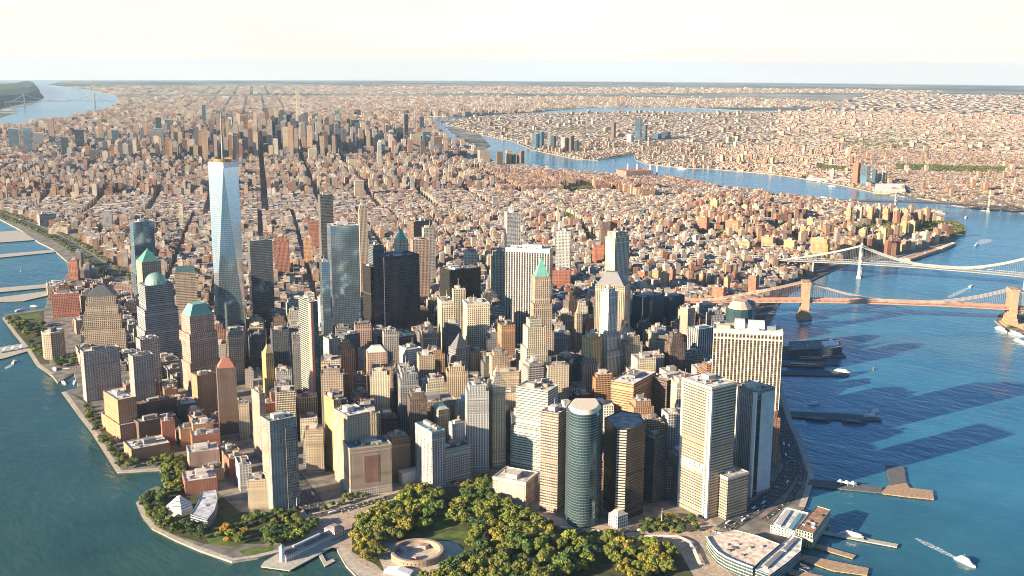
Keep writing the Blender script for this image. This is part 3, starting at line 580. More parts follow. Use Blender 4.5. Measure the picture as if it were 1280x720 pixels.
b('o', 586.5, 589, 607, 440, 106, 206, 'P', 'orange', 'teal', 'sandy tower with sunlit upper half right of the grey gothic tower', d=24, clut=3)
b('o', 609, 616, 632, 478, 142, 200, 'P', 'cream', 'cream', 'cream tower with a stepped pyramid top rising from the curved stone block', d=22, upper=[(149, 3.5), (156, 3.5)], crown=('pyr', 10, 'cream'), key='cream stepped-pyramid tower')
b('m', 585, 606, 636, 515, -566, 178, 'P', 'lgray', 'roofl', 'curved grey stone block wrapping the foot of the cream stepped-pyramid tower', clut=6)
b('o', 645, 663, 681, 442, 125, 182, 'H', 'tan', 'roofm', 'square office tower with alternating tan and dark bands', clut=6)
b('o', 695, 700, 728, 450, 118, 188, 'D', 'dgray', 'roofd', 'dark rounded glass tower behind the brown slab by the park', d=34, clut=4)
b('o', 645, 685, 699, 489, -590, 160, 'N', 'greenw', 'tan', 'large pale green and white office block with horizontal windows', dr=36, clut=6, lower=[(70, (2, 8))], key='pale green block')
b('o', 676, 698, 707, 517, -642, 160, 'N', 'pink', 'roofm', 'brown slab tower with a black right side left of the curved glass tower', dr=26, clut=5, key='brown slab by the park')
b('o', 764, 792, 820, 480, 132, 165, 'N', 'orange', 'roofw', 'squat orange-brown tower with white roof plant', clut=9, key='squat orange-brown tower')
b('o', 829, 834, 867, 476, 128, 185, 'H', 'brown', 'pink', 'dark brown tower with pale corner stripes behind the pale twin-shaft tower', d=34, clut=8)
b('o', 835, 838, 857, 430, 132, 206, 'V', 'brown', 'orange', 'art deco brown tower with glowing orange stepped top', d=24, upper=[(142, 3), (150, 3)], clut=2)
b('o', 868, 873, 892, 412, 120, 189, 'W', 'lgray', 'blue', 'blue-white ribbed block left of the broad cream-ribbed tower', d=30, clut=4)
b('o', 857, 860, 869, 386, 110, 189, 'P', 'pink', 'roofl', 'narrow pinkish tower behind the art deco brown tower', d=24, clut=2)
b('o', 800, 804, 830, 372, 120, 185, 'D', 'navy', 'roofl', 'dark blue shaded glass tower right of the slender white tower', d=34, clut=6)
b('o', 833, 836, 856, 372, 92, 185, 'D', 'navy', 'roofm', 'dark shaded tower behind the art deco brown tower', d=30, clut=3)
b('o', 773, 777, 792, 416, 118, 206, 'P', 'cream', 'cream', 'cream tower with a tall rounded arch at the top right of the slender white tower', d=20, upper=[(128, 4)], clut=1)
cyl = G(925, 384, 150)[:2]
building('o', circ(cyl, 27, 12, .2), 150, 'D', 'teal', 'roofl', 'dark green many-sided glass tower by the pink bridge approach', clut=0, crown=('frustum', 14, 'tan', .55), key='dark green glass tower')
b('o', 890, 892, 979, 411, 209, 233, 'W', 'cream', 'cream', 'broad cream-ribbed office tower beside the river', d=40, clut=12, key='broad cream-ribbed tower')
b('o', 853, 890, 921, 484, 195, 188, 'N', 'buff', 'roofw', 'pale tan tower with tiny windows and a white cornice beside the ferry terminal', clut=7, cornice='white', key='pale tan tower')
b('o', 886, 910, 936, 597, -650, 188, 'N', 'buff', 'roofl', 'lower tan block attached in front of the pale tan tower', clut=4, cornice='white')
b('o', 918, 945, 969, 489, -622, 188, 'V', 'gray', 'tan', 'blue-grey slab with white corner fins at the river end, right of the pale tan tower', clut=9)
b('o', 405, 417, 421, 500, -592, 188, 'V', 'gold', 'orange', 'thin glowing orange slab on the left of the three-part stone block', dr=8, upper=[(0, 0)] and [], clut=1)
b('o', 416, 434, 462, 520, -612, 187, 'P', 'tan', 'roofw', 'taller rear part of the stone block by the park, with a yellow-lit flank', clut=6)
b('o', 434, 437, 489, 561, -622, 200, 'P', (.42, .32, .25), 'teal', 'stone block with a white arcaded foot and red brick panel facing the park', d=40, clut=7, cornice='tan', key='arcaded stone block')
b('o', 542, 553, 589, 563, -606, 188, 'P', 'lgray', 'roofd', 'white stone building with a teal copper roof edge facing the park', clut=5, cornice=(.10, .36, .34), key='white building with teal roof edge')
b('o', 527, 540, 556, 540, 96, 188, 'P', 'lgray', 'blue', 'rear wing with a teal roof edge behind the white building', d=50, clut=4, cornice=(.10, .36, .34))
b('m', 538, 548, 562, 513, 92, 189, 'P', 'buff', 'greenw', 'small tan tower with a pale green cap behind the teal-edged building', clut=2, crown=('frustum', 7, 'greenw', .4))
b('m', 561, 568, 581, 530, 84, 185, 'P', 'white', 'roofw', 'small white building with arched roof plant behind the teal-edged building', clut=4)
b('o', 509, 520, 570, 505, 90, 200, 'P', 'buff', 'roofm', 'wide tan stone block with columns along Broadway behind the teal-edged building', clut=8, d=40)
b('m', 616, 657, 675, 603, -634, 158, 'P', 'cream', 'roofl', 'ornate cream stone palace with a mansard edge beside the park', clut=5, cornice='cream', dr=44, key='ornate stone palace')
b('l', 761, 772, 785, 646, -661, 185, 'P', 'white', 'roofw', 'small white stone church at the park edge below the dark towers', clut=1, crown=('frustum', 5, 'cream', .5))
b('l', 501, 503, 526, 592, -606, 188, 'B', 'white', 'roofl', 'low plain white hall right of the arcaded stone block', d=14, clut=0)
b('l', 383, 391, 404, 545, -566, 188, 'P', 'cyan', 'slate', 'low bright cyan-painted building left of the thin orange slab', clut=1)
b('l', 392, 396, 405, 548, -575, 188, 'P', 'cyan', 'slate', 'smaller blue annex in front of the cyan-painted building', clut=0)
b('m', 347, 359, 369, 489, -527, 185, 'P', 'orange', 'roofw', 'tan block with an orange-lit flank left of the pink-striped tower', clut=4, lower=[(30, 3)])
b('o', 326, 332, 341, 442, -502, 188, 'V', 'gold', 'gold', 'narrow gold-lit tower with a peaked top below the memorial park trees', d=20, crown=('spire', 16, 'gold'))
b('o', 341, 343, 358, 433, 80, 183, 'K', 'dgray', 'blue', 'dark glass block right of the narrow gold-lit tower', d=26, clut=3)
b('m', 342, 345, 356, 461, 66, 200, 'P', 'buff', 'roofw', 'small buff tower in front of the dark glass block', d=18, clut=2)
b('m', 358, 360, 373, 436, 60, 188, 'P', 'cream', 'roofw', 'low cream block with a white roof left of the pink-striped tower', d=28, clut=3)
b('o', 463, 467, 489, 507, 46, 189, 'P', 'brown', 'roofw', 'brown building with a white roof terrace behind the arcaded stone block', d=30, clut=5)
b('m', 804, 818, 834, 549, 100, 188, 'D', 'dgray', 'teal', 'dark brown glass building right of the black tower with the lit strip', clut=4)
def panel(root, poly, edge, u0, u1, z0, z1, name, mat, col, proud=.35):
    a, c2 = np.array(poly[edge]), np.array(poly[(edge+1) % len(poly)]); d = (c2-a)/np.linalg.norm(c2-a); L = np.linalg.norm(c2-a); nrm = np.array([d[1], -d[0]]); o = np.array(root.location)
    p0, p1 = a+d*L*u0, a+d*L*u1; mb = MB(); mb.prism([tuple(p0-nrm*.2+nrm*(proud+.2)), tuple(p1-nrm*.2+nrm*(proud+.2)), tuple(p1-nrm*.2), tuple(p0-nrm*.2)], z0, z1, 3.4, 4.1)
    mb.build(name, mat, root, col, o)
def dress():
    by = {o['label']: o for o in bpy.data.objects if 'label' in o}
    def get(t):
        o = [by[k] for k in by if k.startswith(t)][0]; c = np.array(o.location)[:2]
        return o, min(FOOT, key=lambda f: math.hypot(f[0]-c[0], f[1]-c[1]))[3]
    r, p = get('tall hotel tower with yellow'); h = height_at(388, 523, 377)
    panel(r, p, 0, 0, .34, LZ, h-3, 'corner_stripe', M_trim, (.60, .25, .20)); panel(r, p, 0, .36, 1, LZ, h-3, 'glass_bay', ST['T'][0], (.08, .14, .13)); panel(r, p, 3, .80, 1, LZ, h-3, 'corner_stripe', M_trim, (.60, .25, .20))
    r, p = get('stone block with a white arcaded'); h = height_at(437, 622, 561)
    panel(r, p, 0, .34, .70, 22, h-14, 'brick_panel', ST['P'][0], (.38, .19, .13)); panel(r, p, 0, 0, 1, LZ, 13, 'arcade', facade('arcade_front', .62, .7, pb=.1, glass=(.05, .045, .04)), (.66, .62, .54), .6); panel(r, p, 3, 0, 1, LZ, 13, 'arcade', bpy.data.materials['arcade_front'], (.66, .62, .54), .6)
    r, p = get('glass apartment tower with a pale pink'); h = height_at(337, 640, 527); panel(r, p, 3, 0, .82, 40, h, 'pink_flank', ST['P'][0], (.55, .38, .30)); panel(r, p, 0, .55, 1, LZ, h-14, 'stone_bay', ST['C'][0], (.34, .31, .28), 2.5)
    r, p = get('pale tan tower with tiny windows'); h = 195
    for u in ((0, .05), (.95, 1)): panel(r, p, 3, *u, LZ, h-6, 'corner_fin', M_trim, (.72, .70, .66), .7)
    panel(r, p, 3, .86, .90, LZ, h-6, 'corner_fin', M_trim, (.72, .70, .66), .7); panel(r, p, 0, 0, .05, LZ, h-6, 'corner_fin', M_trim, (.72, .70, .66), .7); panel(r, p, 3, .06, .85, 66, 80, 'plant_floor', facade('plant_floor_vents', .5, .7, pb=.1), (.70, .66, .58), .5)
    r, p = get('blue-grey slab with white corner'); h = height_at(945, 622, 489)
    panel(r, p, 3, .9, 1, LZ, h-2, 'corner_fin', M_trim, (.66, .66, .66), .9); panel(r, p, 0, 0, .07, LZ, h-2, 'corner_fin', M_trim, (.66, .66, .66), .9); panel(r, p, 0, .08, .28, LZ, h-8, 'glass_slot', ST['K'][0], (.02, .02, .03), .3); panel(r, p, 0, .30, .99, LZ+6, h-5, 'blank_wall', plain('shaded_metal_wall', (.46, .50, .54), .5, .12, .1), None, .5); panel(r, p, 3, 0, .32, 40, h-4, 'painted_sunlit_bay', ST['V'][0], (.60, .55, .50), .8)  # paler bay paints the sunlit strip beside the neighbour's shadow
    r, p = get('broad cream-ribbed'); c = centroid(p); ex = np.array(p[1])-p[0]; ey = np.array(p[3])-p[0]; rz = math.atan2(ex[1], ex[0]); o = np.array(r.location)
    for u, v, sx, sy, sz, cl in ((-.12, .1, 16, 16, 13, (.70, .68, .60)), (.12, .05, 26, 18, 12, (.78, .74, .68)), (.34, .1, 14, 16, 6, (.16, .2, .26)), (-.34, -.05, 18, 14, 5, (.55, .42, .26))):
        q = c+ex*u+ey*v; mb = MB(); mb.box((*q, 207.6), sx, sy, sz, rz); mb.build('penthouse', M_trim, r, cl, o)
    panel(r, p, 0, 0, 1, 203, 209.6, 'parapet_band', M_trim, (.70, .64, .50), .8); panel(r, p, 0, 0, 1, 194, 196, 'parapet_band', M_trim, (.70, .64, .50), .8)
    r, p = get('broad pale skyscraper with strong'); panel(r, p, 3, 0, 1, 240, 248.6, 'parapet_band', M_trim, (.60, .59, .57), .6)
    r, p = get('massive black steel'); panel(r, p, 0, 0, 1, 219, 226.5, 'parapet_band', M_trim, (.035, .035, .04), .5)
    r, p = get('black tower with a narrow striped')
    for k in range(33): panel(r, p, 1, .04, .96, 8+k*3.9, 9.9+k*3.9, 'painted_sun_stripe', M_trim, (.58, .50, .40), .5)  # pale bands put the sunlight on this one facet into colour
def dark_strip_tower():                             # black tower whose middle facet catches the sun
    h = 136; P = [tuple(G(x, y, h)[:2]) for x, y in ((756, 522), (771, 536), (784, 537), (807, 529), (800, 517), (776, 513))]
    building('o', P, h, 'K', 'black', 'roofm', 'black tower with a narrow striped sunlit facet beside the curved glass tower', clut=0, key='black tower with the lit strip')
dark_strip_tower()
def curved_tower():
    h = 165; xs = np.linspace(708, 754, 13); P = [tuple(G(x, 508+11*(1-((x-731)/23)**2)**.5 if abs(x-731) < 23 else 508, h)[:2]) for x in xs]
    P += [tuple(G(748, 499, h)[:2]), tuple(G(716, 499, h)[:2])]
    building('o', P, h, 'T', (.11, .14, .15), 'roofw', 'curved blue-green glass tower bulging toward the park', clut=0, crown=('frustum', 5, 'cream', .8), key='curved glass tower')
curved_tower()
dress()

# the rest of the individually built towers: housing estates, midtown and riverside landmarks
PROJ = [  # left, right, roof, foot, colour, label
 (1058, 1066, 260, 281, 'orange', 'first sandy housing tower of the long riverside rank, farthest from the wooded point'), (1071, 1080, 259, 280, 'tan', 'second sandy housing tower of the long riverside rank'),
 (1085, 1093, 260, 280, 'orange', 'third sandy housing tower of the long riverside rank'), (1095, 1103, 258, 279, 'buff', 'fourth sandy housing tower, in the middle of the riverside rank'),
 (1104, 1113, 261, 280, 'orange', 'fifth sandy housing tower of the long riverside rank'), (1117, 1126, 261, 278, 'pink', 'broad shaded housing tower next to the end of the riverside rank'), (1128, 1138, 262, 280, 'orange', 'last sandy housing tower of the riverside rank, beside the wooded point'),
 (1126, 1136, 279, 294, 'gold', 'squat pale housing block behind the pier sheds'), (1137, 1147, 277, 293, 'gold', 'squat golden housing block nearest the wooded point'),
 (1074, 1085, 287, 308, 'orange', 'tall orange slab above the blue steel bridge tower'), (1087, 1092, 288, 307, 'tan', 'thin tan tower beside the tall orange slab above the blue steel bridge'), (1099, 1111, 285, 306, 'gold', 'golden slab tower above the pier sheds'),
 (1009, 1019, 273, 288, 'gold', 'golden cross-shaped housing tower amid trees inland'), (1029, 1039, 278, 292, 'buff', 'buff housing tower amid trees inland of the long rank'),
 (888, 900, 250, 274, 'gold', 'tall cream co-op tower leading the inland group'), (901, 910, 260, 276, 'gold', 'cream co-op tower second in the inland group'), (911, 922, 252, 272, 'buff', 'buff co-op tower third in the inland group'), (927, 937, 257, 275, 'gold', 'cream co-op tower fourth in the inland group'), (940, 952, 257, 276, 'tan', 'tan co-op tower ending the inland group'),
 (872, 888, 272, 290, 'red', 'red brick slab below the cream co-op towers'), (907, 924, 276, 294, 'red', 'wide red brick slab right of the trees below the cream co-op towers'), (920, 930, 269, 285, 'red', 'red brick tower between the wide red slab and the cream co-op towers'), (848, 858, 274, 287, 'orange', 'small orange slab left of the red brick slab'),
 (924, 942, 302, 318, 'orange', 'orange brick slab standing behind the elevated bridge road'), (952, 972, 297, 314, 'orange', 'stepped orange slab behind the elevated bridge road'), (980, 998, 301, 318, 'gold', 'golden brick slab near the shore end of the elevated bridge road'), (1014, 1042, 299, 326, 'orange', 'large orange brick block beside the blue steel bridge'), (1022, 1040, 305, 326, 'yellow', 'pale yellow lit block in front of the large orange brick block'),
 (826, 835, 343, 366, 'orange', 'small orange brick tower of the group by the brick bridge approach'), (835, 843, 337, 360, 'red', 'red brick tower between two orange ones by the brick bridge approach'), (815, 826, 338, 356, 'orange', 'orange block left of the group by the brick bridge approach'), (797, 809, 340, 352, 'red', 'low red block left of the orange group by the bridge approach'),
 (874, 881, 342, 358, 'orange', 'narrow orange tower in the row below the elevated road'), (883, 890, 345, 360, 'orange', 'second narrow orange tower in the row below the elevated road'), (893, 900, 347, 362, 'buff', 'buff narrow tower in the row below the elevated road'), (905, 912, 347, 366, 'orange', 'last orange tower in the row below the elevated road'),
 (890, 910, 360, 380, 'red', 'red and cream paired brick block beside the dark green glass tower'), (936, 949, 345, 372, 'red', 'orange-red twin tower near the pink bridge roadway'), (1000, 1010, 283, 295, 'orange', 'orange block with trees behind the blue steel bridge'), (962, 975, 289, 298, 'lgray', 'pale grey school block with dark doors behind the orange slabs')]
for xL, xR, yt, yb, cl, lb in PROJ:
    wdt = xR-xL; xm = xL+wdt*.72
    b('a', xL, xm, xR, yt, -yb, 172, 'B', cl, 'roofl', lb, dr=18, clut=1, group='housing towers by the river')
MID = [  # centre, width, roof, foot, style, colour, label
 (15, 15, 161, 192, 'G', 'gray', 'blue glass slab at the far left of the midtown group'), (32, 12, 160, 200, 'G', 'lgray', 'pale blue glass tower second from the left edge of midtown'), (46, 13, 166, 188, 'Z', 'white', 'slanting white-topped building near the left of midtown'), (62, 8, 149, 190, 'V', 'pink', 'pointed pink tower near the left of midtown'), (97, 12, 162, 192, 'K', 'navy', 'dark navy glass tower alone in left midtown'),
 (79, 9, 172, 200, 'D', 'navy', 'dark blue stub tower left of the navy one'), (126, 8, 172, 190, 'K', 'dgray', 'short dark tower right of the navy one'), (124, 6, 150, 188, 'P', 'orange', 'thin orange tower in left midtown'), (143, 9, 163, 186, 'D', 'blue', 'blue-grey tower between the short dark one and the pyramid one'),
 (165, 10, 174, 200, 'V', 'cream', 'cream stepped tower in front of the wide grey slab'), (181, 6, 154, 188, 'P', 'orange', 'orange lit tower touching the wide grey slab'), (194.5, 18, 161, 197, 'V', 'gray', 'wide grey slab with dark edges dominating left midtown'), (213, 10, 181, 198, 'P', 'brown', 'brown block right of the wide grey slab'), (197, 8, 147, 175, 'D', 'navy', 'dark glass tower rising behind the wide grey slab'), (209, 9, 150, 178, 'D', 'blue', 'blue glass tower behind and right of the wide grey slab'),
 (245, 14, 167, 186, 'P', 'tan', 'flat tan block left of the glass mast'), (256, 8, 172, 195, 'D', 'gray', 'grey glass tower left of the mast'), (273, 9, 138, 178, 'G', 'lgray', 'faceted pale glass tower with sloped top behind the mast'), (254, 5, 131, 165, 'D', 'blue', 'slim dark blue needle tower behind midtown'), (305, 12, 143, 178, 'V', 'pink', 'broad pink stone tower right of the mast'), (315, 5, 155, 185, 'D', 'blue', 'thin blue tower right of the broad pink one'),
 (326, 10, 141, 188, 'V', 'tan', 'tall tan stepped tower right of the mast'), (343.5, 8, 147, 190, 'K', 'navy', 'dark tower at the top of the straight avenue'), (371.5, 5, 113, 172, 'P', 'cream', 'thinnest and tallest pale square needle over midtown'), (391, 13, 149, 186, 'V', 'pink', 'pinkish slab right of the pale needle'), (389, 7, 165, 190, 'K', 'dgray', 'dark slab below the pinkish one'), (410, 9, 156, 182, 'D', 'navy', 'dark navy cube right of the pinkish slab'),
 (421, 6, 138, 172, 'G', 'lgray', 'silvery tower with a bright top in middle midtown'), (421, 7, 151, 186, 'D', 'teal', 'teal tower under the silvery one'), (441, 16, 162, 185, 'D', 'blue', 'wide blue glass slab in middle midtown'), (443, 11, 150, 176, 'D', 'navy', 'dark block behind the wide blue slab'), (461, 15, 167, 190, 'D', 'navy', 'wide dark blue block right of the blue slab'), (471, 4, 153, 178, 'K', 'dgray', 'small black tower in right midtown'),
 (474, 5, 178, 222, 'V', 'white', 'slender white campanile tower in front of midtown'), (487, 12, 177, 192, 'D', 'blue', 'low blue glass pair in right midtown'), (499.5, 8, 160, 184, 'D', 'navy', 'rounded dark tower beside the black slab'), (507.5, 5, 143, 182, 'K', 'black', 'sheer black slab tower, tallest of right midtown'), (519, 14, 168, 192, 'P', 'buff', 'broad buff tower right of the black slab'), (527, 6, 146, 172, 'D', 'navy', 'dark tower by the river behind the slab with blue front'), (533, 11, 165, 190, 'D', 'blue', 'blue-green slab by the river with a plain front'), (547, 12, 171, 194, 'B', 'brown', 'brown brick tower by the river in right midtown'), (556, 7, 176, 196, 'B', 'pink', 'pinkish block right of the brown riverside tower'),
 (390, 12, 186, 208, 'P', 'cream', 'cream block with arched front below midtown'), (402, 6, 170, 206, 'P', 'buff', 'thin buff tower below midtown'), (460, 14, 184, 204, 'P', 'orange', 'sandy broad block below the wide dark blue block'), (440, 12, 200, 222, 'P', 'buff', 'buff setback block in the village'), (448, 13, 226, 250, 'B', 'tan', 'big orange brick complex at the end of the broad street'),
 (624.5, 8, 190, 209, 'B', 'brown', 'dark brown riverside tower, left of the group of four'), (636, 7, 188, 208, 'B', 'orange', 'orange-lit riverside tower, second of the group of four'), (642, 5, 193, 208, 'B', 'brown', 'narrow dark riverside tower, third of the group of four'), (650.5, 9, 189, 208, 'B', 'brown', 'rightmost of the four brown riverside towers'), (605, 15, 188, 205, 'P', 'tan', 'tan hospital block by the river left of the brown towers'),
 (669, 9, 167, 186, 'G', 'lgray', 'pale glass tower at the left end of the far shore cluster'), (676, 8, 165, 186, 'D', 'blue', 'blue glass tower second on the far shore'), (687, 5, 166, 188, 'Z', 'white', 'white tower third on the far shore'), (692, 6, 170, 189, 'D', 'teal', 'teal tower fourth on the far shore'), (705, 8, 172, 190, 'P', 'gray', 'grey tower near the right of the far shore cluster'), (713, 9, 170, 190, 'P', 'brown', 'brownish tower near the right of the far shore cluster'), (721, 5, 176, 190, 'D', 'navy', 'dark stub at the right end of the far shore cluster'),
 (767, 6, 153, 173, 'P', 'brown', 'brown tower inland across the river'), (799, 9, 149, 177, 'G', 'teal', 'green glass tower standing alone across the river'), (807, 5, 156, 176, 'D', 'blue', 'blue companion beside the lone green glass tower'), (788, 9, 168, 179, 'P', 'white', 'white block left of the lone green glass tower'), (833, 11, 165, 174, 'D', 'navy', 'dark low slab right of the lone green glass tower'), (822, 10, 167, 175, 'D', 'blue', 'blue-grey low slab right of the lone green glass tower'),
 (1072, 10, 204, 231, 'B', 'red', 'reddish tower of the waterfront pair across the river'), (1083, 13, 207, 233, 'G', 'lgray', 'pale glass tower of the waterfront pair across the river'), (1094, 7, 212, 230, 'D', 'blue', 'dark blue stub right of the waterfront pair'), (1107, 6, 214, 229, 'P', 'cream', 'small cream tower right of the waterfront pair'),
 (804, 6, 262, 274, 'D', 'blue', 'bright blue glass block in the tenement quarter'), (828, 6, 266, 280, 'P', 'gray', 'grey slab in the tenement quarter'), (869, 6, 294, 308, 'P', 'white', 'narrow white tower in the tenement quarter'), (852, 6, 312, 324, 'P', 'white', 'narrow grey-white tower by the elevated road'), (619, 7, 246, 266, 'Z', 'white', 'white spire-like tower among village roofs'), (184, 8, 262, 285, 'P', 'tan', 'tan tower among the warehouses of the west side'), (153, 12, 268, 292, 'P', 'pink', 'pink slab among the warehouses of the west side'), (132, 14, 264, 292, 'P', 'gray', 'shaded slab among the warehouses of the west side'), (225, 6, 256, 290, 'P', 'cream', 'cream tower left of the tallest glass tower')]
for i, (xc, wd, yt, yb, sty, cl, lb) in enumerate(MID):
    left = xc < 640
    nR = 208 if left else 178
    xL = xc-wd/2; xF = xL+wd*(.14 if left else .62); xR = xc+wd/2
    B = G(xF, yb); sc = math.hypot(*(B[:2]-CAM[:2]))/FOC
    b('o' if sty not in 'B' else 'a', xL, xF, xR, yt, -yb, nR, sty, cl, 'roofm' if i % 2 else 'roofl', lb, d=min(60, max(18, wd*sc*.8)) if left else None, dr=min(50, max(16, wd*sc*.6)) if not left else None, clut=0, upper=[], group='towers of midtown' if left and yt < 200 else None, crown=('spire', 18, cl) if lb.startswith(('slender white camp', 'pointed pink', 'tall tan stepped')) else None)

# ------------------------------------------------------------------ nearer unnamed buildings, one object each
FB = bear(29); FE = np.array([FB[1], -FB[0]])       # the street grid: north-ish and east-ish
def ne(P): P = np.atleast_2d(P)[:, :2]; return P@FB, P@FE
def xy(n, e): return np.outer(n, FB)+np.outer(e, FE)
def blocked(c, r, pad=3):
    for fx, fy, fr, poly in FOOT:
        d = math.hypot(fx-c[0], fy-c[1])
        if d < fr*.8+r*.8+pad: return True
    return False
FILL = GP([(330, 470), (345, 545), (372, 600), (396, 612), (420, 600), (498, 596), (536, 585), (600, 590), (640, 578), (700, 600), (830, 640), (846, 610), (925, 650), (962, 590), (972, 520), (962, 470), (945, 410), (950, 372), (985, 352), (900, 330), (780, 330), (640, 330), (480, 330), (330, 340), (235, 355), (160, 330), (215, 395), (285, 480)])
def nearest_hero(c):
    k = min(HERO, key=lambda q: math.hypot(*(HERO[q]-np.array(c)))); d = np.array(c)-HERO[k]
    rgt = d@RT[:2]; fwd = d@FW[:2]/math.hypot(*FW[:2])
    side = ('right of' if rgt > 0 else 'left of') if abs(rgt) > abs(fwd) else ('behind' if fwd > 0 else 'in front of'); return side, k
CN = dict(tan='tan', cream='cream', white='white', brick='brick-red', red='red', orange='orange-brown', brown='dark brown', gray='grey', lgray='pale grey', dgray='charcoal', pink='pinkish', buff='buff', concrete='concrete-grey', slate='slate')
USED = {}
def auto_label(c, cl, h, rf, sty):
    side, k = nearest_hero(c)
    k = {'brown slab by the park': 'brown slab', 'tower with the grey pyramid': 'grey pyramid tower', 'tower with the cut-off pyramid': 'cut-off pyramid tower', 'black tower with the lit strip': 'lit-strip black tower', 'tower with the green pyramid': 'green pyramid tower', 'white building with teal roof edge': 'teal-edged building', 'glass tower with the mast': 'masted glass tower', 'red tower by the inlet': 'inlet red tower'}.get(k, k)
    size = 'squat' if h < 24 else 'low' if h < 36 else 'mid-height' if h < 52 else 'tall' if h < 75 else 'very tall'
    fac = {'P': 'square-windowed', 'B': 'brick', 'V': 'ribbed', 'H': 'banded', 'N': 'ribbon-windowed', 'K': 'dark-glazed', 'C': 'balconied', 'D': 'glassy'}[sty]
    top = {'roofw': 'white', 'roofl': 'light grey', 'roofm': 'mid-grey', 'roofd': 'black', 'tan': 'tan', 'pink': 'pink'}[rf]
    for lb in (f'{size} {CN[cl]} {fac} building {side} the {k}', f'{size} {CN[cl]} {fac} building with a {top} roof {side} the {k}', f'{size} {CN[cl]} {fac} building with {top} roof, second one {side} the {k}', f'{size} {CN[cl]} {fac} building with {top} roof, again {side} the {k}'):
        if len(lb.replace('-', ' ').split()) > 16: lb = lb.replace(' building', '').replace(', second one', ', another').replace(fac+' ', '')
        if lb not in USED: USED[lb] = 1; return lb
    return lb
def near_fill(poly, gang, pn, pe, bank, cols, hts, seed, grp, dmax, gap=3):
    rnd = random.Random(seed); m = 0; A, B = bear(gang), None; B = np.array([A[1], -A[0]])
    for i in range(-40, 60):
        for j in range(-40, 60):
            n, e = i*pn-300, j*pe-200
            if i % 2 == 0: n += 5
            if j % 3 == 0: e += 5
            c = n*A+e*B+np.array([rnd.uniform(-3, 3), rnd.uniform(-3, 3)])
            dist = math.hypot(*(c-CAM[:2]))
            if dist > dmax or not inside(poly, c)[0]: continue
            if polyline_dist(WEST, c)[0] < 32 or polyline_dist(FDR, c)[0] < 30 or polyline_dist(BATT, c)[0] < 26 or polyline_dist(STATE, c)[0] < 26: continue
            sx, sy = rnd.uniform(.66, .9)*pe, rnd.uniform(.66, .9)*pn
            if blocked(c, .5*math.hypot(sx, sy), -gap): continue
            kd, sty = rnd.choice(bank); cl = rnd.choice(cols); rf = rnd.choice(['roofw', 'roofl', 'roofm', 'roofd', 'tan', 'pink'])
            t = rnd.random(); h = hts[0]+t**1.15*(hts[1]-hts[0])
            if hts[1] > 60:
                if dist < 1520: h = min(h, 45)
                elif dist > 2150: h = min(h, 34+t*56)
            ang = R(gang)+rnd.choice([0, 0, R(-6), R(5)]); ax = np.array([math.cos(ang), -math.sin(ang)]); ay = np.array([math.sin(ang), math.cos(ang)])
            P = [tuple(c-ax*sx/2-ay*sy/2), tuple(c+ax*sx/2-ay*sy/2), tuple(c+ax*sx/2+ay*sy/2), tuple(c-ax*sx/2+ay*sy/2)]
            if h < 40: kd = 'm'
            building(kd, P, h, sty, cl, rf, auto_label(c, cl, h, rf, sty), clut=rnd.randint(2, 5), upper=[(h+rnd.uniform(4, 12), 4)] if h > 42 and rnd.random() < .65 else [], seed=m+900+seed, group=grp); m += 1
    return m
BANK = [('o', 'P'), ('o', 'V'), ('o', 'P'), ('m', 'P'), ('o', 'B'), ('o', 'N'), ('o', 'V'), ('a', 'C'), ('o', 'K'), ('m', 'B')]
print('near fill', near_fill(FILL, 29, 38, 41, BANK, ['tan', 'cream', 'cream', 'white', 'brick', 'orange', 'brown', 'gray', 'lgray', 'dgray', 'pink', 'buff', 'buff', 'tan', 'concrete', 'slate'], (36, 135), 11, 'smaller buildings of the business district', 2520),
  near_fill(GP([(150, 506), (172, 488), (232, 492), (245, 528), (288, 520), (296, 600), (232, 602), (222, 556), (165, 556)]), 12, 32, 34, [('m', 'B'), ('m', 'P')], ['red', 'brick', 'brown', 'orange', 'pink', 'tan'], (20, 40), 31, 'brick blocks of the riverside quarter', 3000, 4),
  near_fill(GP([(300, 530), (312, 520), (345, 500), (372, 540), (372, 600), (345, 600), (320, 560)]), 12, 30, 32, [('m', 'B'), ('m', 'P')], ['red', 'brick', 'tan', 'cream', 'pink'], (16, 34), 33, 'brick blocks of the riverside quarter', 3000, 4),
  near_fill(GP([(100, 440), (150, 395), (170, 410), (232, 425), (238, 480), (200, 485), (160, 470), (110, 460)]), 12, 40, 44, [('m', 'P'), ('m', 'N')], ['pink', 'tan', 'buff', 'gray'], (14, 34), 35, 'podium blocks behind the boat basin', 3000, 6),
  near_fill(GP([(60, 376), (72, 352), (100, 342), (150, 348), (168, 400), (150, 425), (102, 446), (96, 400)]), 12, 38, 44, [('m', 'B'), ('m', 'P')], ['red', 'brick', 'pink', 'tan', 'brown'], (16, 46), 37, 'brick blocks north of the boat basin', 3200, 5))

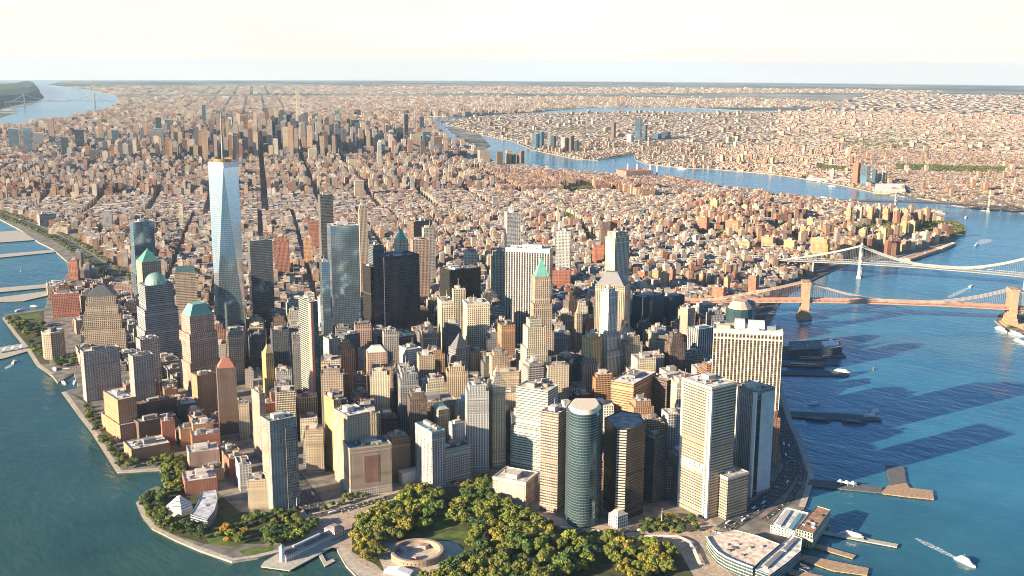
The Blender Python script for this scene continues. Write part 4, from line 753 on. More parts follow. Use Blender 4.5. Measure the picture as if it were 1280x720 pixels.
# ------------------------------------------------------------------ everything farther: tens of thousands of roofs, one object
def attr_plain(name):
    m, nt, bb = newmat(name); q = N(nt); at = q.add('ShaderNodeAttribute', attribute_name='col'); g = q.add('ShaderNodeNewGeometry')
    q.lk(q.mix(1., at.outputs['Color'], q.ramp(q.noise(.12, 3, g.outputs['Position'], .7), [(.3, (.6, .6, .6)), (.7, (1.3, 1.3, 1.3))]), 'MULTIPLY'), bb.inputs['Base Color']); bb.inputs['Roughness'].default_value = .9; return m
M_farwall = facade('far_city_facade', .45, .5, pb=.2, attr=True); M_farroof = attr_plain('far_city_roof')
WALLC = np.array([(.42, .31, .23), (.50, .40, .30), (.36, .22, .15), (.30, .15, .10), (.52, .45, .36), (.60, .53, .43), (.34, .33, .33), (.62, .58, .51), (.17, .12, .10), (.09, .11, .15), (.46, .32, .22), (.40, .36, .34)])
ROOFC = np.array([(.58, .56, .53), (.46, .43, .40), (.68, .66, .62), (.28, .27, .26), (.11, .11, .12), (.40, .35, .31), (.50, .46, .42), (.33, .24, .19)])
def boxes(name, c, sx, sy, h, ang, wc, rc, label=None):
    n = len(c); ca, sa = np.cos(ang), np.sin(ang)
    ax = np.c_[ca, -sa]; ay = np.c_[sa, ca]
    V = np.zeros((n, 8, 3), np.float32)
    for k, (a, bb) in enumerate(((-1, -1), (1, -1), (1, 1), (-1, 1))):
        p = c+ax*(sx*a/2)[:, None]+ay*(sy*bb/2)[:, None]; V[:, k, :2] = p; V[:, k, 2] = LZ-.2; V[:, k+4, :2] = p; V[:, k+4, 2] = h+LZ
    F = np.array([[0, 1, 5, 4], [1, 2, 6, 5], [2, 3, 7, 6], [3, 0, 4, 7], [4, 5, 6, 7]])
    I = (np.arange(n)[:, None, None]*8+F[None]).reshape(-1)
    me = bpy.data.meshes.new(name); me.vertices.add(n*8); me.vertices.foreach_set('co', V.ravel())
    me.loops.add(n*20); me.loops.foreach_set('vertex_index', I.astype(np.int32)); me.polygons.add(n*5)
    me.polygons.foreach_set('loop_start', np.arange(0, n*20, 4, dtype=np.int32)); me.polygons.foreach_set('loop_total', np.full(n*5, 4, np.int32))
    mi = np.tile([0, 0, 0, 0, 1], n).astype(np.int32); me.materials.append(M_farwall); me.materials.append(M_farroof); me.polygons.foreach_set('material_index', mi)
    nb, nd, nf = np.maximum(1, np.round(sx/3.3)), np.maximum(1, np.round(sy/3.3)), np.maximum(1, np.round(h/3.4))
    UV = np.zeros((n, 5, 4, 2), np.float32); u0 = (np.arange(n) % 401)*50.
    for f in range(4):
        L = nb if f % 2 == 0 else nd
        UV[:, f, :, 0] = u0[:, None]+f*70; UV[:, f, 1, 0] += L; UV[:, f, 2, 0] += L; UV[:, f, 2, 1] = nf; UV[:, f, 3, 1] = nf
    me.uv_layers.new(name='UVMap').data.foreach_set('uv', UV.ravel())
    C = np.ones((n, 5, 4), np.float32); C[:, :4, :3] = wc[:, None, :]; C[:, 4, :3] = rc
    me.attributes.new('col', 'FLOAT_COLOR', 'FACE').data.foreach_set('color', C.ravel())
    me.update(calc_edges=True); me.shade_flat(); o = bpy.data.objects.new(name, me); COL.objects.link(o); return o
def in_view(P, z=0, m=60):
    d = np.c_[P-CAM[:2], np.full(len(P), z-CAM[2])]; ww = d@FW; px = 640+FOC*(d@RT)/np.maximum(ww, 1); return (ww > 50) & (px > -m-120) & (px < 1280+m)
PARKS = [GP(p) for p in ([(690, 262), (712, 268), (735, 282), (712, 282), (690, 272)], [(728, 284), (748, 300), (742, 312), (722, 292)], [(702, 235), (742, 233), (746, 243), (706, 244)], [(870, 288), (908, 290), (906, 300), (866, 298)], [(956, 283), (990, 280), (1000, 290), (960, 294)], [(1150, 277), (1197, 279), (1207, 290), (1190, 297), (1150, 296)],
  [(1060, 284), (1128, 280), (1130, 296), (1064, 300)], [(440, 148), (456, 148), (452, 151), (438, 151)], [(1040, 172), (1170, 176), (1160, 188), (1060, 184)], [(1020, 206), (1060, 210), (1058, 214), (1022, 212)], [(1120, 206), (1260, 210), (1258, 217), (1120, 214)], [(825, 143), (950, 144), (948, 149), (830, 149)], [(690, 160), (740, 158), (742, 163), (700, 165)], [(1000, 165), (1250, 166), (1250, 172), (1010, 171)], [(990, 290), (1008, 296), (1004, 306), (985, 302)])]
def parked(P):
    r = np.zeros(len(P), bool)
    for p in PARKS: r |= inside(p, P)
    return r
def free(P, r):
    ok = ~parked(P)
    for rd, wd in ((WEST, 42), (FDR, 22)): ok &= polyline_dist(rd, P) > wd+r*.4
    for fx, fy, fr, poly in FOOT: ok &= np.hypot(P[:, 0]-fx, P[:, 1]-fy) > fr*.85+r*.8
    for b0 in BRIDGE_CLEAR: ok &= polyline_dist(b0, P) > 30
    return ok
BRIDGE_CLEAR = [GP([(985, 378), (880, 378)], 20), GP([(1074, 331), (900, 320)], 20)]
def smooth(P, s, seed):                             # cheap smooth random field in 0..1
    rg = np.random.default_rng(seed); v = np.zeros(len(P))
    for k in range(6):
        a = rg.uniform(0, 6.28); f = 2*np.pi/(s*rg.uniform(.6, 1.6)); v += np.sin((P@np.array([math.cos(a), math.sin(a)]))*f+rg.uniform(0, 6.28))
    return np.clip(v/6*.9+.5, 0, 1)
def lots(n0, n1, e0, e1, sp_n, rd_n, sp_e, rd_e, lw, seed):
    rg = np.random.default_rng(seed); ns = np.arange(n0, n1, sp_n); k = max(1, round((sp_e-rd_e)/lw)); es = np.arange(e0, e1, sp_e); w = (sp_e-rd_e)/k; dep = (sp_n-rd_n)/2
    nn, ee, rr, kk = np.meshgrid(ns, es, [0, 1], np.arange(k), indexing='ij')
    n = (nn+rd_n/2+dep*(rr+.5)).ravel(); e = (ee+rd_e/2+w*(kk+.5)).ravel()
    return n, e, np.full(len(n), w), np.full(len(n), dep), rg
acc = []
def collect(n, e, sx, sy, rg, hfun, poly, dmin, dmax, base=FB, baseE=FE, drop=.04, extra=None):
    P = np.outer(n, base)+np.outer(e, baseE); d = np.hypot(*(P-CAM[:2]).T); ok = (d > dmin) & (d < dmax) & in_view(P); ok[rg.random(len(ok)) < drop] = False
    P, n, e, sx, sy = P[ok], n[ok], e[ok], sx[ok], sy[ok]; ok = inside(poly, P)
    if extra is not None: ok &= extra(P)
    for dx, dy in ((28, 0), (-28, 0), (0, 28), (0, -28)): ok &= inside(poly, P+np.array([dx, dy]))
    P, n, e, sx, sy = P[ok], n[ok], e[ok], sx[ok], sy[ok]
    if dmin < 8000: ok = free(P, np.maximum(sx, sy)); P, n, e, sx, sy = P[ok], n[ok], e[ok], sx[ok], sy[ok]
    h, wi = hfun(P, n, e, rg); m = len(P)
    sx = sx*rg.uniform(.88, 1.03, m); sy = sy*rg.uniform(.72, 1., m); P = P+rg.normal(0, .8, (m, 2))
    wc = WALLC[wi]*rg.uniform(.65, 1.12, (m, 1))*np.array([1.07, .97, .92]); rc = ROOFC[rg.integers(0, len(ROOFC), m)]*rg.uniform(.62, 1.2, (m, 1))
    ang = np.full(m, math.atan2(base[0], base[1])); acc.append((P, sx, sy, h, ang, wc, rc))
    tall = h > 30                                   # set-back tops and bulkheads
    k = np.where(tall | (rg.random(m) < .3))[0]
    if len(k) and dmin < 5000: acc.append((P[k]+rg.normal(0, 2., (len(k), 2)), sx[k]*rg.uniform(.25, .55, len(k)), sy[k]*rg.uniform(.25, .55, len(k)), h[k]+rg.uniform(3, 7, len(k)), ang[k], wc[k], rc[k]))
def h_man(P, n, e, rg):
    m = len(P); r = rg.random(m); f = smooth(P, 900, 3)
    h = 14+10*r+8*f                                                              # walk-ups
    wi = rg.choice([0, 1, 2, 3, 4, 5, 7, 10, 11, 6], m)
    low = n < 2700; h = np.where(low & (r > .72), 24+f*40*rg.random(m), h)
    z = (n > 3600) & (n < 5200); h = np.where(z, 20+50*r**2+14*f, h)
    z = (n >= 5200) & (n < 7700); mid = np.exp(-((e+100)/1050)**2); h = np.where(z, 26+25*f*mid+30*r+np.where(rg.random(m) < .05+.22*mid, (40+165*rg.random(m)**1.3)*mid, 0), h)
    z = (n >= 7700) & (n < 11500); h = np.where(z, 22+r**2*75, h)
    h = np.where(n >= 11500, 12+r**3*40, h)
    dark = (n > 4800) & (n < 7700) & (rg.random(m) < .34); wi = np.where(dark, rg.choice([9, 9, 8, 6], m), wi)
    es = (e > 1500) & (n < 3600); pr = es & (smooth(P, 520, 8) > .56)            # brick slabs of the east side
    h = np.where(pr, 36+22*r, h); wi = np.where(pr, rg.choice([10, 3, 2, 1], m), wi)
    st = (n > 3500) & (n < 4500) & (e > 900); h = np.where(st, 32+8*r, h); wi = np.where(st, rg.choice([3, 2, 10], m), wi)
    h = np.where(polyline_dist(EASTSH, P) < 420, np.minimum(h, 13+5*r), h)
    return h, wi
EASTSH = GP([(1075, 256), (1035, 251), (960, 241), (855, 225), (775, 219), (690, 211), (640, 205)])
MANP = MAN
WATERSIDE = GP([(-20, 410), (-20, 380), (58, 380), (95, 350), (150, 350), (190, 395), (290, 500), (400, 645), (250, 720), (100, 700)])
collect(*lots(200, 3000, -2600, 3400, 64, 14, 132, 17, 16, 21), h_man, MANP, 1700, 9000, extra=lambda P: (~inside(FILL, P) | (np.hypot(*(P-CAM[:2]).T) > 2480)) & ~inside(WATERSIDE, P))
collect(*lots(3000, 5200, -2600, 3400, 72, 16, 240, 30, 19, 22), h_man, MANP, 1700, 9000)
collect(*lots(5200, 8200, -2600, 3400, 80, 17, 240, 30, 30, 23), h_man, MANP, 1700, 12000)
collect(*lots(8200, 13000, -3000, 3400, 84, 20, 240, 34, 42, 24), h_man, MANP, 1700, 15000, extra=lambda P: ~((lambda n, e: (n > 8300) & (n < 11800) & (e > -600) & (e < 300))(*ne(P))))
def h_bx(P, n, e, rg):
    m = len(P); r = rg.random(m); f = smooth(P, 1500, 5); return 9+6*r+np.where(r > .9, 30*rg.random(m), 0)+8*f, rg.choice([0, 1, 2, 4, 5, 7, 10], m)
collect(*lots(13000, 20000, -4000, 9000, 110, 26, 260, 40, 60, 25), h_bx, MANP, 1700, 20000, drop=.35)
collect(*lots(20000, 28000, -7000, 16000, 190, 40, 320, 60, 100, 26), h_bx, MANP, 12000, 28000, drop=.55)
def li(b, seed, ext, d0, d1, lw, spn, drop=.08):
    B = bear(b); E = np.array([B[1], -B[0]])
    def hf(P, n, e, rg):
        m = len(P); r = rg.random(m); f = smooth(P, 700, seed+3); h = 6+5*r+np.where(f > .7, 4, 0)+np.where(r > .985, 8+28*rg.random(m), 0); return h, rg.choice([0, 1, 2, 2, 3, 4, 5, 10, 10, 11], m)
    collect(*lots(-16000, 27000, -16000, 26000, spn, 14, 190, 18, lw, seed), hf, LONG, d0, d1, base=B, baseE=E, drop=drop, extra=lambda P: ext(P))
ba = lambda P: np.degrees(np.arctan2(P[:, 0]-CAM[0], P[:, 1]-CAM[1]))
li(18, 31, lambda P: ba(P) < 53, 2000, 8500, 20, 56); li(78, 32, lambda P: (ba(P) >= 53) & (ba(P) < 60), 2000, 8500, 20, 56); li(34, 33, lambda P: ba(P) >= 60, 2000, 8500, 20, 56)
li(8, 36, lambda P: (ba(P) > 35), 15000, 25000, 95, 170, .5); li(14, 34, lambda P: ba(P) < 56, 8500, 15000, 34, 84, .2); li(82, 35, lambda P: ba(P) >= 56, 8500, 15000, 34, 84, .2)
A = [np.concatenate([a[i] for a in acc]) for i in range(7)]
far = boxes('distant_city_buildings', *A); tag(far, 'mass of low roofs and towers of the city spreading to the horizon', 'buildings', kind='stuff'); print('far boxes', len(A[0]))

# ------------------------------------------------------------------ trees
def leaf_mat(name, lo, hi):
    m, nt, bb = newmat(name); q = N(nt); at = q.add('ShaderNodeAttribute', attribute_name='leaf'); info = q.add('ShaderNodeObjectInfo')
    q.lk(q.mix(1., q.mix(at.outputs['Fac'], lo, hi), info.outputs['Color'], 'MULTIPLY'), bb.inputs['Base Color']); bb.inputs['Roughness'].default_value = .75
    bb.inputs['Subsurface Weight'].default_value = 0; return m
M_leaf = leaf_mat('tree_foliage', (.7, .75, .65), (1.5, 1.42, 1.15)); M_bark = plain('bark', (.10, .075, .05), .9, .3, .5)
def crown_mesh(seed, cone=False):
    rg = np.random.default_rng(seed); V, F, A = [], [], []
    blobs = [(0, 0, .52, .30)]
    for k in range(17):
        a = rg.uniform(0, 6.28); rr = .42*rg.uniform(.1, 1)**.5; blobs.append((rr*math.cos(a), rr*math.sin(a), rg.uniform(.34, .62)+.30*(1-rr/.42)*rg.uniform(.3, 1), rg.uniform(.10, .20)))
    for bx, by, bz, br in blobs:
        tone = rg.uniform(.15, .85)
        for _ in range(int(3400*br**1.6)):
            d = rg.normal(size=3); d /= np.linalg.norm(d); p = np.array([bx, by, bz])+d*br*rg.uniform(.7, 1.08)*np.array([1, 1, .85])
            nrm = d+rg.normal(size=3)*.55; nrm /= np.linalg.norm(nrm); t = np.cross(nrm, rg.normal(size=3)); t /= np.linalg.norm(t)+1e-9; bt = np.cross(nrm, t); s = rg.uniform(.020, .046)
            i = len(V); V += [tuple(p-t*s-bt*s*.6), tuple(p+t*s-bt*s*.6), tuple(p+t*s*.7+bt*s), tuple(p-t*s*.7+bt*s)]; F.append((i, i+1, i+2, i+3)); A.append(np.clip(tone+rg.normal(0, .22), 0, 1))
    me = bpy.data.meshes.new('crown'); me.from_pydata(V, [], F); me.attributes.new('leaf', 'FLOAT', 'FACE').data.foreach_set('value', np.array(A, np.float32)); me.materials.append(M_leaf); me.update(); return me
def trunk_mesh(seed):
    rg = random.Random(seed); mb = MB(); mb.tube([(0, 0, -.02), (.01, 0, .15), (0, .01, .34), (.01, 0, .6)], [.03, .022, .018, .008], 6)
    for k in range(4):
        a = k*1.57+rg.uniform(-.4, .4); mb.tube([(0, 0, .22+.05*k), (.12*math.cos(a), .12*math.sin(a), .38+.04*k), (.25*math.cos(a), .25*math.sin(a), .55+.04*k)], [.012, .009, .004], 5)
    o = mb.build('trunk', M_bark); me = o.data; bpy.data.objects.remove(o); return me
CROWNS = [crown_mesh(40+i) for i in range(6)]; TRUNKS = [trunk_mesh(60+i) for i in range(3)]
TONE = {'olive': (.125, .145, .026), 'yellow': (.215, .190, .030), 'green': (.075, .120, .026), 'dark green': (.045, .082, .022), 'orange': (.33, .19, .025), 'lime': (.160, .190, .030)}
NT = [0]
HIDDEN = 0
def tree(p, size, tone, place, rnd, group):
    k = NT[0]; NT[0] += 1
    big = 'large' if size > 16.5 else 'medium' if size > 12.5 else 'small'
    t = empty('tree', (p[0], p[1], LZ), f'{big} {tone} tree {place}', 'tree', group, rnd.uniform(0, 6.28))
    cl = jit(TONE[tone], rnd, .25); wd = size*rnd.uniform(.95, 1.25)
    inst(TRUNKS[k % 3], 'trunk', t, (0, 0, 0), (size,)*3); inst(CROWNS[k % 6], 'crown', t, (0, 0, 0), (wd, wd, size), 0, cl)
def scatter(poly_px, gap, size, tones, place, group, seed, avoid=(), limit=400):
    rnd = random.Random(seed); P = np.array(GP(poly_px)); lo, hi = P.min(0), P.max(0); pts = []
    for _ in range(limit*40):
        c = np.array([rnd.uniform(lo[0], hi[0]), rnd.uniform(lo[1], hi[1])])
        if len(pts) >= limit: break
        if not inside(P, c)[0] or any(inside(a, c)[0] for a in avoid): continue
        if any((c[0]-q[0])**2+(c[1]-q[1])**2 < gap*gap for q in pts): continue
        if blocked(c, 3, 1): continue
        pts.append(c)
        pp = PX((c[0], c[1], 18))
        if pp[1] > 722 or not -6 < pp[0] < 1286: continue
        tree(c, rnd.uniform(*size), rnd.choice(tones), place, rnd, group)
AV = [np.array(GP(p)) for p in ([(487, 672), (520, 690), (545, 672), (590, 672), (588, 700), (565, 712), (535, 724), (488, 715), (480, 695)], [(560, 662), (596, 660), (590, 674), (555, 674)], [(640, 700), (760, 683), (768, 688), (645, 707)])]
g1 = 'trees of the waterfront park'
Y, O, GN, DG, OR, LM = 'yellow', 'olive', 'green', 'dark green', 'orange', 'lime'
scatter([(444, 668), (456, 655), (478, 640), (500, 645), (505, 668), (492, 690), (478, 704), (455, 704), (446, 690)], 16.5, (18, 24), [Y, Y, O, LM], 'in the golden western clump of the park', g1, 1, AV)
scatter([(470, 648), (500, 628), (520, 614), (545, 622), (548, 645), (535, 662), (505, 668)], 18.5, (20, 26), [O, GN, Y, LM, O], 'in the park between the plaza and the round fort', g1, 2, AV)
scatter([(560, 655), (575, 640), (582, 618), (610, 612), (640, 645), (690, 668), (740, 690), (740, 722), (640, 740), (560, 735), (545, 722), (572, 706), (590, 690), (598, 665)], 19.5, (20, 28), [O, GN, O, LM, Y, DG, O], 'in the dense heart of the park right of the round fort', g1, 3, AV, 112)
scatter([(640, 640), (672, 650), (712, 664), (748, 672), (735, 684), (690, 668)], 13, (11, 15), [Y, O, LM], 'along the street edge of the park below the stone palace', g1, 4, AV)
scatter([(760, 672), (795, 678), (842, 690), (838, 715), (790, 735), (762, 705)], 15, (15, 20), [Y, Y, LM, O], 'in the golden eastern clump near the ferry plaza', g1, 5, AV, 45)
scatter([(800, 655), (835, 645), (868, 650), (872, 664), (840, 668), (805, 668)], 10, (7, 11), [GN, O, Y, DG], 'in the round garden below the pale tan tower', g1, 6, (), 30)
scatter([(520, 712), (560, 726), (600, 732), (600, 745), (520, 742)], 13, (12, 16), [Y, O], 'at the water side of the round fort', g1, 7, AV, 16)
g2 = 'trees of the river walk'
scatter([(178, 628), (188, 620), (205, 620), (208, 632), (206, 650), (230, 660), (262, 668), (255, 676), (215, 668), (190, 652)], 13.5, (12, 16), [DG, GN, O, LM], 'on the garden point round the six-sided museum', g2, 8, ())
scatter([(205, 600), (208, 575), (222, 574), (230, 600), (228, 618), (215, 618)], 11.5, (13, 17), [LM, LM, O, GN], 'in the lime-green grove by the cove', g2, 9, ())
scatter([(330, 668), (345, 658), (392, 655), (396, 662), (372, 676), (340, 684)], 11, (12, 17), [O, GN, LM, DG], 'in the clipped grove beside the pier house', g2, 10, ())
scatter([(268, 668), (300, 660), (312, 664), (300, 680), (272, 680)], 13, (10, 14), [OR, OR, O, LM], 'on the lawn near the museum wing', g2, 11, (), 8)
scatter([(298, 650), (340, 642), (372, 642), (374, 650), (340, 656), (305, 660)], 10, (9, 13), [GN, O, DG], 'at the foot of the glass apartment tower', g2, 12, (), 16)
scatter([(108, 508), (121, 530), (152, 578), (196, 576), (196, 582), (150, 586), (118, 540), (104, 512)], 12, (10, 14), [GN, O, LM, DG], 'along the river walk below the orange waterfront tower', g2, 13, (), 22)
scatter([(8, 400), (55, 402), (56, 440), (62, 452), (48, 450), (34, 432)], 14, (13, 17), [O, LM, GN, DG], 'in the northern riverside park', g2, 14, (), 24)
scatter([(63, 448), (98, 447), (97, 456), (72, 462)], 11, (10, 13), [DG, GN], 'beside the boat basin', g2, 15, (), 12)
scatter([(270, 440), (330, 436), (330, 462), (300, 462), (296, 450), (272, 446)], 15, (12, 16), [DG, GN, DG, O], 'in the memorial grove below the tallest tower', g2, 16, (), 20)
scatter([(395, 640), (440, 620), (470, 612), (470, 618), (420, 634)], 12, (8, 11), [GN, O], 'along the plaza kerb by the arcaded stone block', g2, 17, (), 8)
scatter([(560, 604), (612, 598), (612, 606), (565, 612)], 11, (10, 13), [GN, O, Y], 'beside the white building with teal roof edge', g2, 18, (), 7)
print('trees', NT[0])
def tuft_mass(name, P, h, tones, label):             # far woods and street trees that read as one mass
    rg = np.random.default_rng(5); n = len(P); oc = np.array([(1, 0, 0), (0, 1, 0), (-1, 0, 0), (0, -1, 0), (0, 0, .7), (0, 0, -.7)]); fc = np.array([(0, 1, 4), (1, 2, 4), (2, 3, 4), (3, 0, 4), (1, 0, 5), (2, 1, 5), (3, 2, 5), (0, 3, 5)])
    k = 3; P = np.repeat(P, k, 0); h = np.repeat(h, k); P = P+rg.normal(0, 1, P.shape)*(h*.33)[:, None]; m = len(P)
    V = np.zeros((m, 6, 3)); sc = h[:, None, None]*rg.uniform(.28, .6, (m, 6, 1)); V[:] = oc[None]*sc; V[:, :, 2] += (h*rg.uniform(.35, .7, m))[:, None]+LZ; V[:, :, :2] += P[:, None, :]
    I = (np.arange(m)[:, None, None]*6+fc[None]).reshape(-1); me = bpy.data.meshes.new(name); me.vertices.add(m*6); me.vertices.foreach_set('co', V.astype(np.float32).ravel())
    me.loops.add(m*24); me.loops.foreach_set('vertex_index', I.astype(np.int32)); me.polygons.add(m*8); me.polygons.foreach_set('loop_start', np.arange(0, m*24, 3, dtype=np.int32)); me.polygons.foreach_set('loop_total', np.full(m*8, 3, np.int32))
    T = np.array(tones)[rg.integers(0, len(tones), m)]*rg.uniform(.7, 1.3, (m, 1)); C = np.ones((m, 8, 4), np.float32); C[:, :, :3] = T[:, None, :]*rg.uniform(.75, 1.25, (m, 8, 1)); me.attributes.new('col', 'FLOAT_COLOR', 'FACE').data.foreach_set('color', C.ravel())
    me.materials.append(attr_plain('far_foliage')); me.update(calc_edges=True); me.shade_flat(); o = bpy.data.objects.new(name, me); COL.objects.link(o); tag(o, label, 'trees', kind='stuff')
def far_trees():
    rg = np.random.default_rng(77); L = []
    for p in PARKS:
        P = np.array(p); lo, hi = P.min(0), P.max(0); n = int(min(3500, np.prod(hi-lo)/220)); q = rg.uniform(lo, hi, (n, 2)); L.append(q[inside(P, q)])
    wv = [np.array(p) for p in WEST[3:]]
    for a, c in zip(wv[:-1], wv[1:]):
        for off in (-27, 25):
            d = (c-a)/np.linalg.norm(c-a); t = np.arange(0, np.linalg.norm(c-a), 15); t = t[rg.random(len(t)) < .8]; L.append(a+d*t[:, None]+np.array([-d[1], d[0]])*off+rg.normal(0, 2, (len(t), 2)))
    q = np.array(pol(55, 4000))+rg.uniform(-1, 1, (260000, 2))*np.array([6500, 6500])+np.array([1500, 900]); ok = inside(LONG, q) & in_view(q) & (rg.random(len(q)) < np.clip((smooth(q, 900, 44)-.3)*.9, .03, .6)); L.append(q[ok])
    q = np.array(pol(50, 2900))+rg.uniform(-1, 1, (9000, 2))*1500; ok = inside(MAN, q) & in_view(q) & free(q, np.full(len(q), 4.)) & (smooth(q, 420, 45) > .62) & ~inside(FILL, q) & (ne(q)[1] > 900); L.append(q[ok])
    P = np.concatenate(L); tuft_mass('distant_trees', P, rg.uniform(8, 14, len(P)), [(.06, .085, .02), (.09, .10, .02), (.04, .06, .02), (.13, .12, .02)], 'parks and street trees far off in the city'); print('far trees', len(P))
far_trees()

# ------------------------------------------------------------------ bridges
M_granite = plain('bridge_granite', (.38, .245, .155), .85, .2, .12); M_rose = plain('rose_steel', (.46, .27, .20), .7, .15, .1); M_bluegrey = plain('pale_blue_steel', (.34, .35, .34), .6, .12, .1); M_cable = plain('cable_steel', (.46, .36, .30), .6, .1, .2)
def bridge(name, label, A, B, zt, zd, wide, mats, arch, sag, side, ext, tower_w, leg, nsus, cab_r, pal_mast=False):
    """two towers at A and B, a stiffened deck, cables and hangers"""
    A, B = np.array(A[:2]), np.array(B[:2]); d = B-A; L = np.linalg.norm(d); d /= L; n = np.array([-d[1], d[0]]); a = math.atan2(d[1], d[0]); o = (A[0], A[1], 0.)
    root = empty(name, o, label, 'bridge'); tw, ck = mats[0], mats[1]
    def at(s, t, z): return (*(A+d*s+n*t), z)
    for s0 in (0, L):
        mb = MB(); c = A+d*s0
        mb.box((*c, -3), leg*2.0, tower_w*1.25, 3+7, a)
        if arch:                                    # masonry tower: three piers, two pointed openings, solid head
            q = tower_w/2
            pw = tower_w*.2; gap = (tower_w-3*pw)/2; tp = (-q+pw/2, 0, q-pw/2)
            for t in tp: mb.box((*(c+n*t), 7.), leg, pw, zt-20-7, a); mb.box((*(c+n*t), 7), leg*1.3, pw*1.15, 15, a)
            for t in (-(pw+gap)/2, (pw+gap)/2):
                for k in range(6):                  # stepped pointed heads of the two openings
                    wg = gap*(1-((k+1)/6.)**1.7); sd_ = (gap-wg)/2
                    for sg in (-1, 1): mb.box((*(c+n*(t+sg*(wg/2+sd_/2))), zt-38+k*3), leg*.96, sd_, 3, a)
            mb.box((*c, zt-20), leg*1.05, tower_w+.6, 16.5, a); mb.box((*c, zt-3.5), leg*1.25, tower_w+2.4, 3.5, a); mb.box((*c, zd-9), leg*1.1, tower_w+1, 4, a); mb.box((*c, 5), leg*1.5, tower_w*1.12, 9, a)
        else:                                       # steel tower: two tapered legs tied by cross beams
            for t in (-tower_w/2, tower_w/2):
                mb.loft([tuple(c+d*x+n*(t+y)) for x, y in ((-leg*.6, -leg*.5), (leg*.6, -leg*.5), (leg*.6, leg*.5), (-leg*.6, leg*.5))], 7, [tuple(c+d*x+n*(t+y)) for x, y in ((-leg*.35, -leg*.4), (leg*.35, -leg*.4), (leg*.35, leg*.4), (-leg*.35, leg*.4))], zt)
                mb.box((*(c+n*t), zt), leg, leg, 3, a); mb.loft(circ(c+n*t, leg*.5, 8), zt+3, circ(c+n*t, .3, 8), zt+8)
            for z, hh in ((zd-12, 5), (zd+10, 3), (zt-14, 7)): mb.box((*c, z), leg*.6, tower_w+leg*.4, hh, a)
            for z0, z1 in ((7, zd-12), (zd+13, zt-14)):
                mb.tube([(*(c-n*tower_w/2), z0), (*(c+n*tower_w/2), z1)], .9, 5); mb.tube([(*(c+n*tower_w/2), z0), (*(c-n*tower_w/2), z1)], .9, 5)
        mb.build('tower', tw, root, None, o)
    # deck: roadway, two stiffening trusses
    st = [-ext[0]]+list(np.arange(-ext[0]+40, L+ext[1], 40))+[L+ext[1]]
    def zdk(s): return zd+ (3.2*(1-((s-L/2)/(L/2))**2) if 0 <= s <= L else -((-s if s < 0 else s-L)*side))
    mb = MB()
    for s0, s1 in zip(st[:-1], st[1:]):
        z0, z1 = zdk(s0), zdk(s1); w2 = wide/2
        mb.face([at(s0, -w2, z0), at(s1, -w2, z1), at(s1, w2, z1), at(s0, w2, z0)]); mb.face([at(s0, w2, z0-1.5), at(s1, w2, z1-1.5), at(s1, -w2, z1-1.5), at(s0, -w2, z0-1.5)])
        for t in (-w2, w2): mb.face([at(s0, t, z0-1.5), at(s1, t, z1-1.5), at(s1, t, z1), at(s0, t, z0)])
    mb.build('roadway', mats[2], root, None, o)
    mb = MB()
    for t in (-wide/2, -wide/6, wide/6, wide/2) if arch else (-wide/2, wide/2):
        top = [at(s, t, zdk(s)+6) for s in st]; bot = [at(s, t, zdk(s)-.5) for s in st]; mb.tube(top, .8, 4); mb.tube(bot, 1.1, 4)
        for i in range(len(st)-1):
            for f in range(5):
                s0, s1 = st[i]+(st[i+1]-st[i])*f/5, st[i]+(st[i+1]-st[i])*(f+1)/5; mb.tube([at(s0, t, zdk(s0)-.5), at(s1, t, zdk(s1)+6)] if f % 2 else [at(s0, t, zdk(s0)+6), at(s1, t, zdk(s1)-.5)], .45, 4)
    mb.build('stiffening_truss', mats[3], root, None, o)
    def zc(s):
        if 0 <= s <= L: return zdk(L/2)+4+(zt-zdk(L/2)-4)*(2*s/L-1)**2
        u = -s if s < 0 else s-L; x = u/sag; return zt+(zdk(s)+1-zt)*min(1, x)-((zt-zd)*.25*4*x*(1-x)*.6 if x < 1 else 0)
    offs = (-wide/2+.4, -wide/6, wide/6, wide/2-.4)
    for t in offs:
        mb = MB(); ss = list(np.linspace(-min(sag, ext[0]), 0, 12))+list(np.linspace(0, L, 30))[1:]+(list(np.linspace(L, L+min(sag, ext[1]), 10))[1:] if ext[1] > 60 else [])
        mb.tube([at(s, t, zc(s)) for s in ss], cab_r, 6); mb.build('main_cable', ck, root, None, o)
    mb = MB()
    for t in (offs[0], offs[-1]):
        for s in np.linspace(-min(sag, ext[0]), L+min(sag, ext[1]), nsus):
            if zc(s)-zdk(s) > 4: mb.tube([at(s, t, zdk(s)+2), at(s, t, zc(s))], .16, 3)
    h = mb.build('hanger_cables', ck, root, None, o); h['kind'] = 'stuff'
    mb = MB()                                       # land piers under the approach
    for s in np.arange(-ext[0]+20, -90, 55):
        for t in (-wide*.35, wide*.35): mb.box((*(A+d*s+n*t), 1), 4, 4, max(2, zdk(s)-2.5), a)
    if mb.f: mb.build('approach_piers', tw, root, None, o)
    return root
bA, bB = G(1005, 397, 0), G(1262, 407, 0)
bridge('stone_bridge', 'old suspension bridge with two sandy stone arched towers and a pink roadway', bA, bB, height_at(1005, 397, 352.5), height_at(1005, 397, 377.5), 27, (M_granite, M_cable, M_rose, M_rose), True, 270, .045, (310, 400), 41, 17, 240, .55)
mA = G(1074, 347, 0); mD = G(1280, 345.5, 43)[:2]-mA[:2]; mD /= np.linalg.norm(mD)
bridge('steel_bridge', 'pale blue steel suspension bridge with a long white roadway', mA, mA[:2]+mD*448, height_at(1074, 347, 308), height_at(1074, 347, 330), 36, (M_bluegrey, M_bluegrey, M_bluegrey, M_bluegrey), False, 235, .035, (760, 300), 30, 7, 200, .9)
wA, wB = G(1119, 258, 0), G(1235, 264.5, 0)
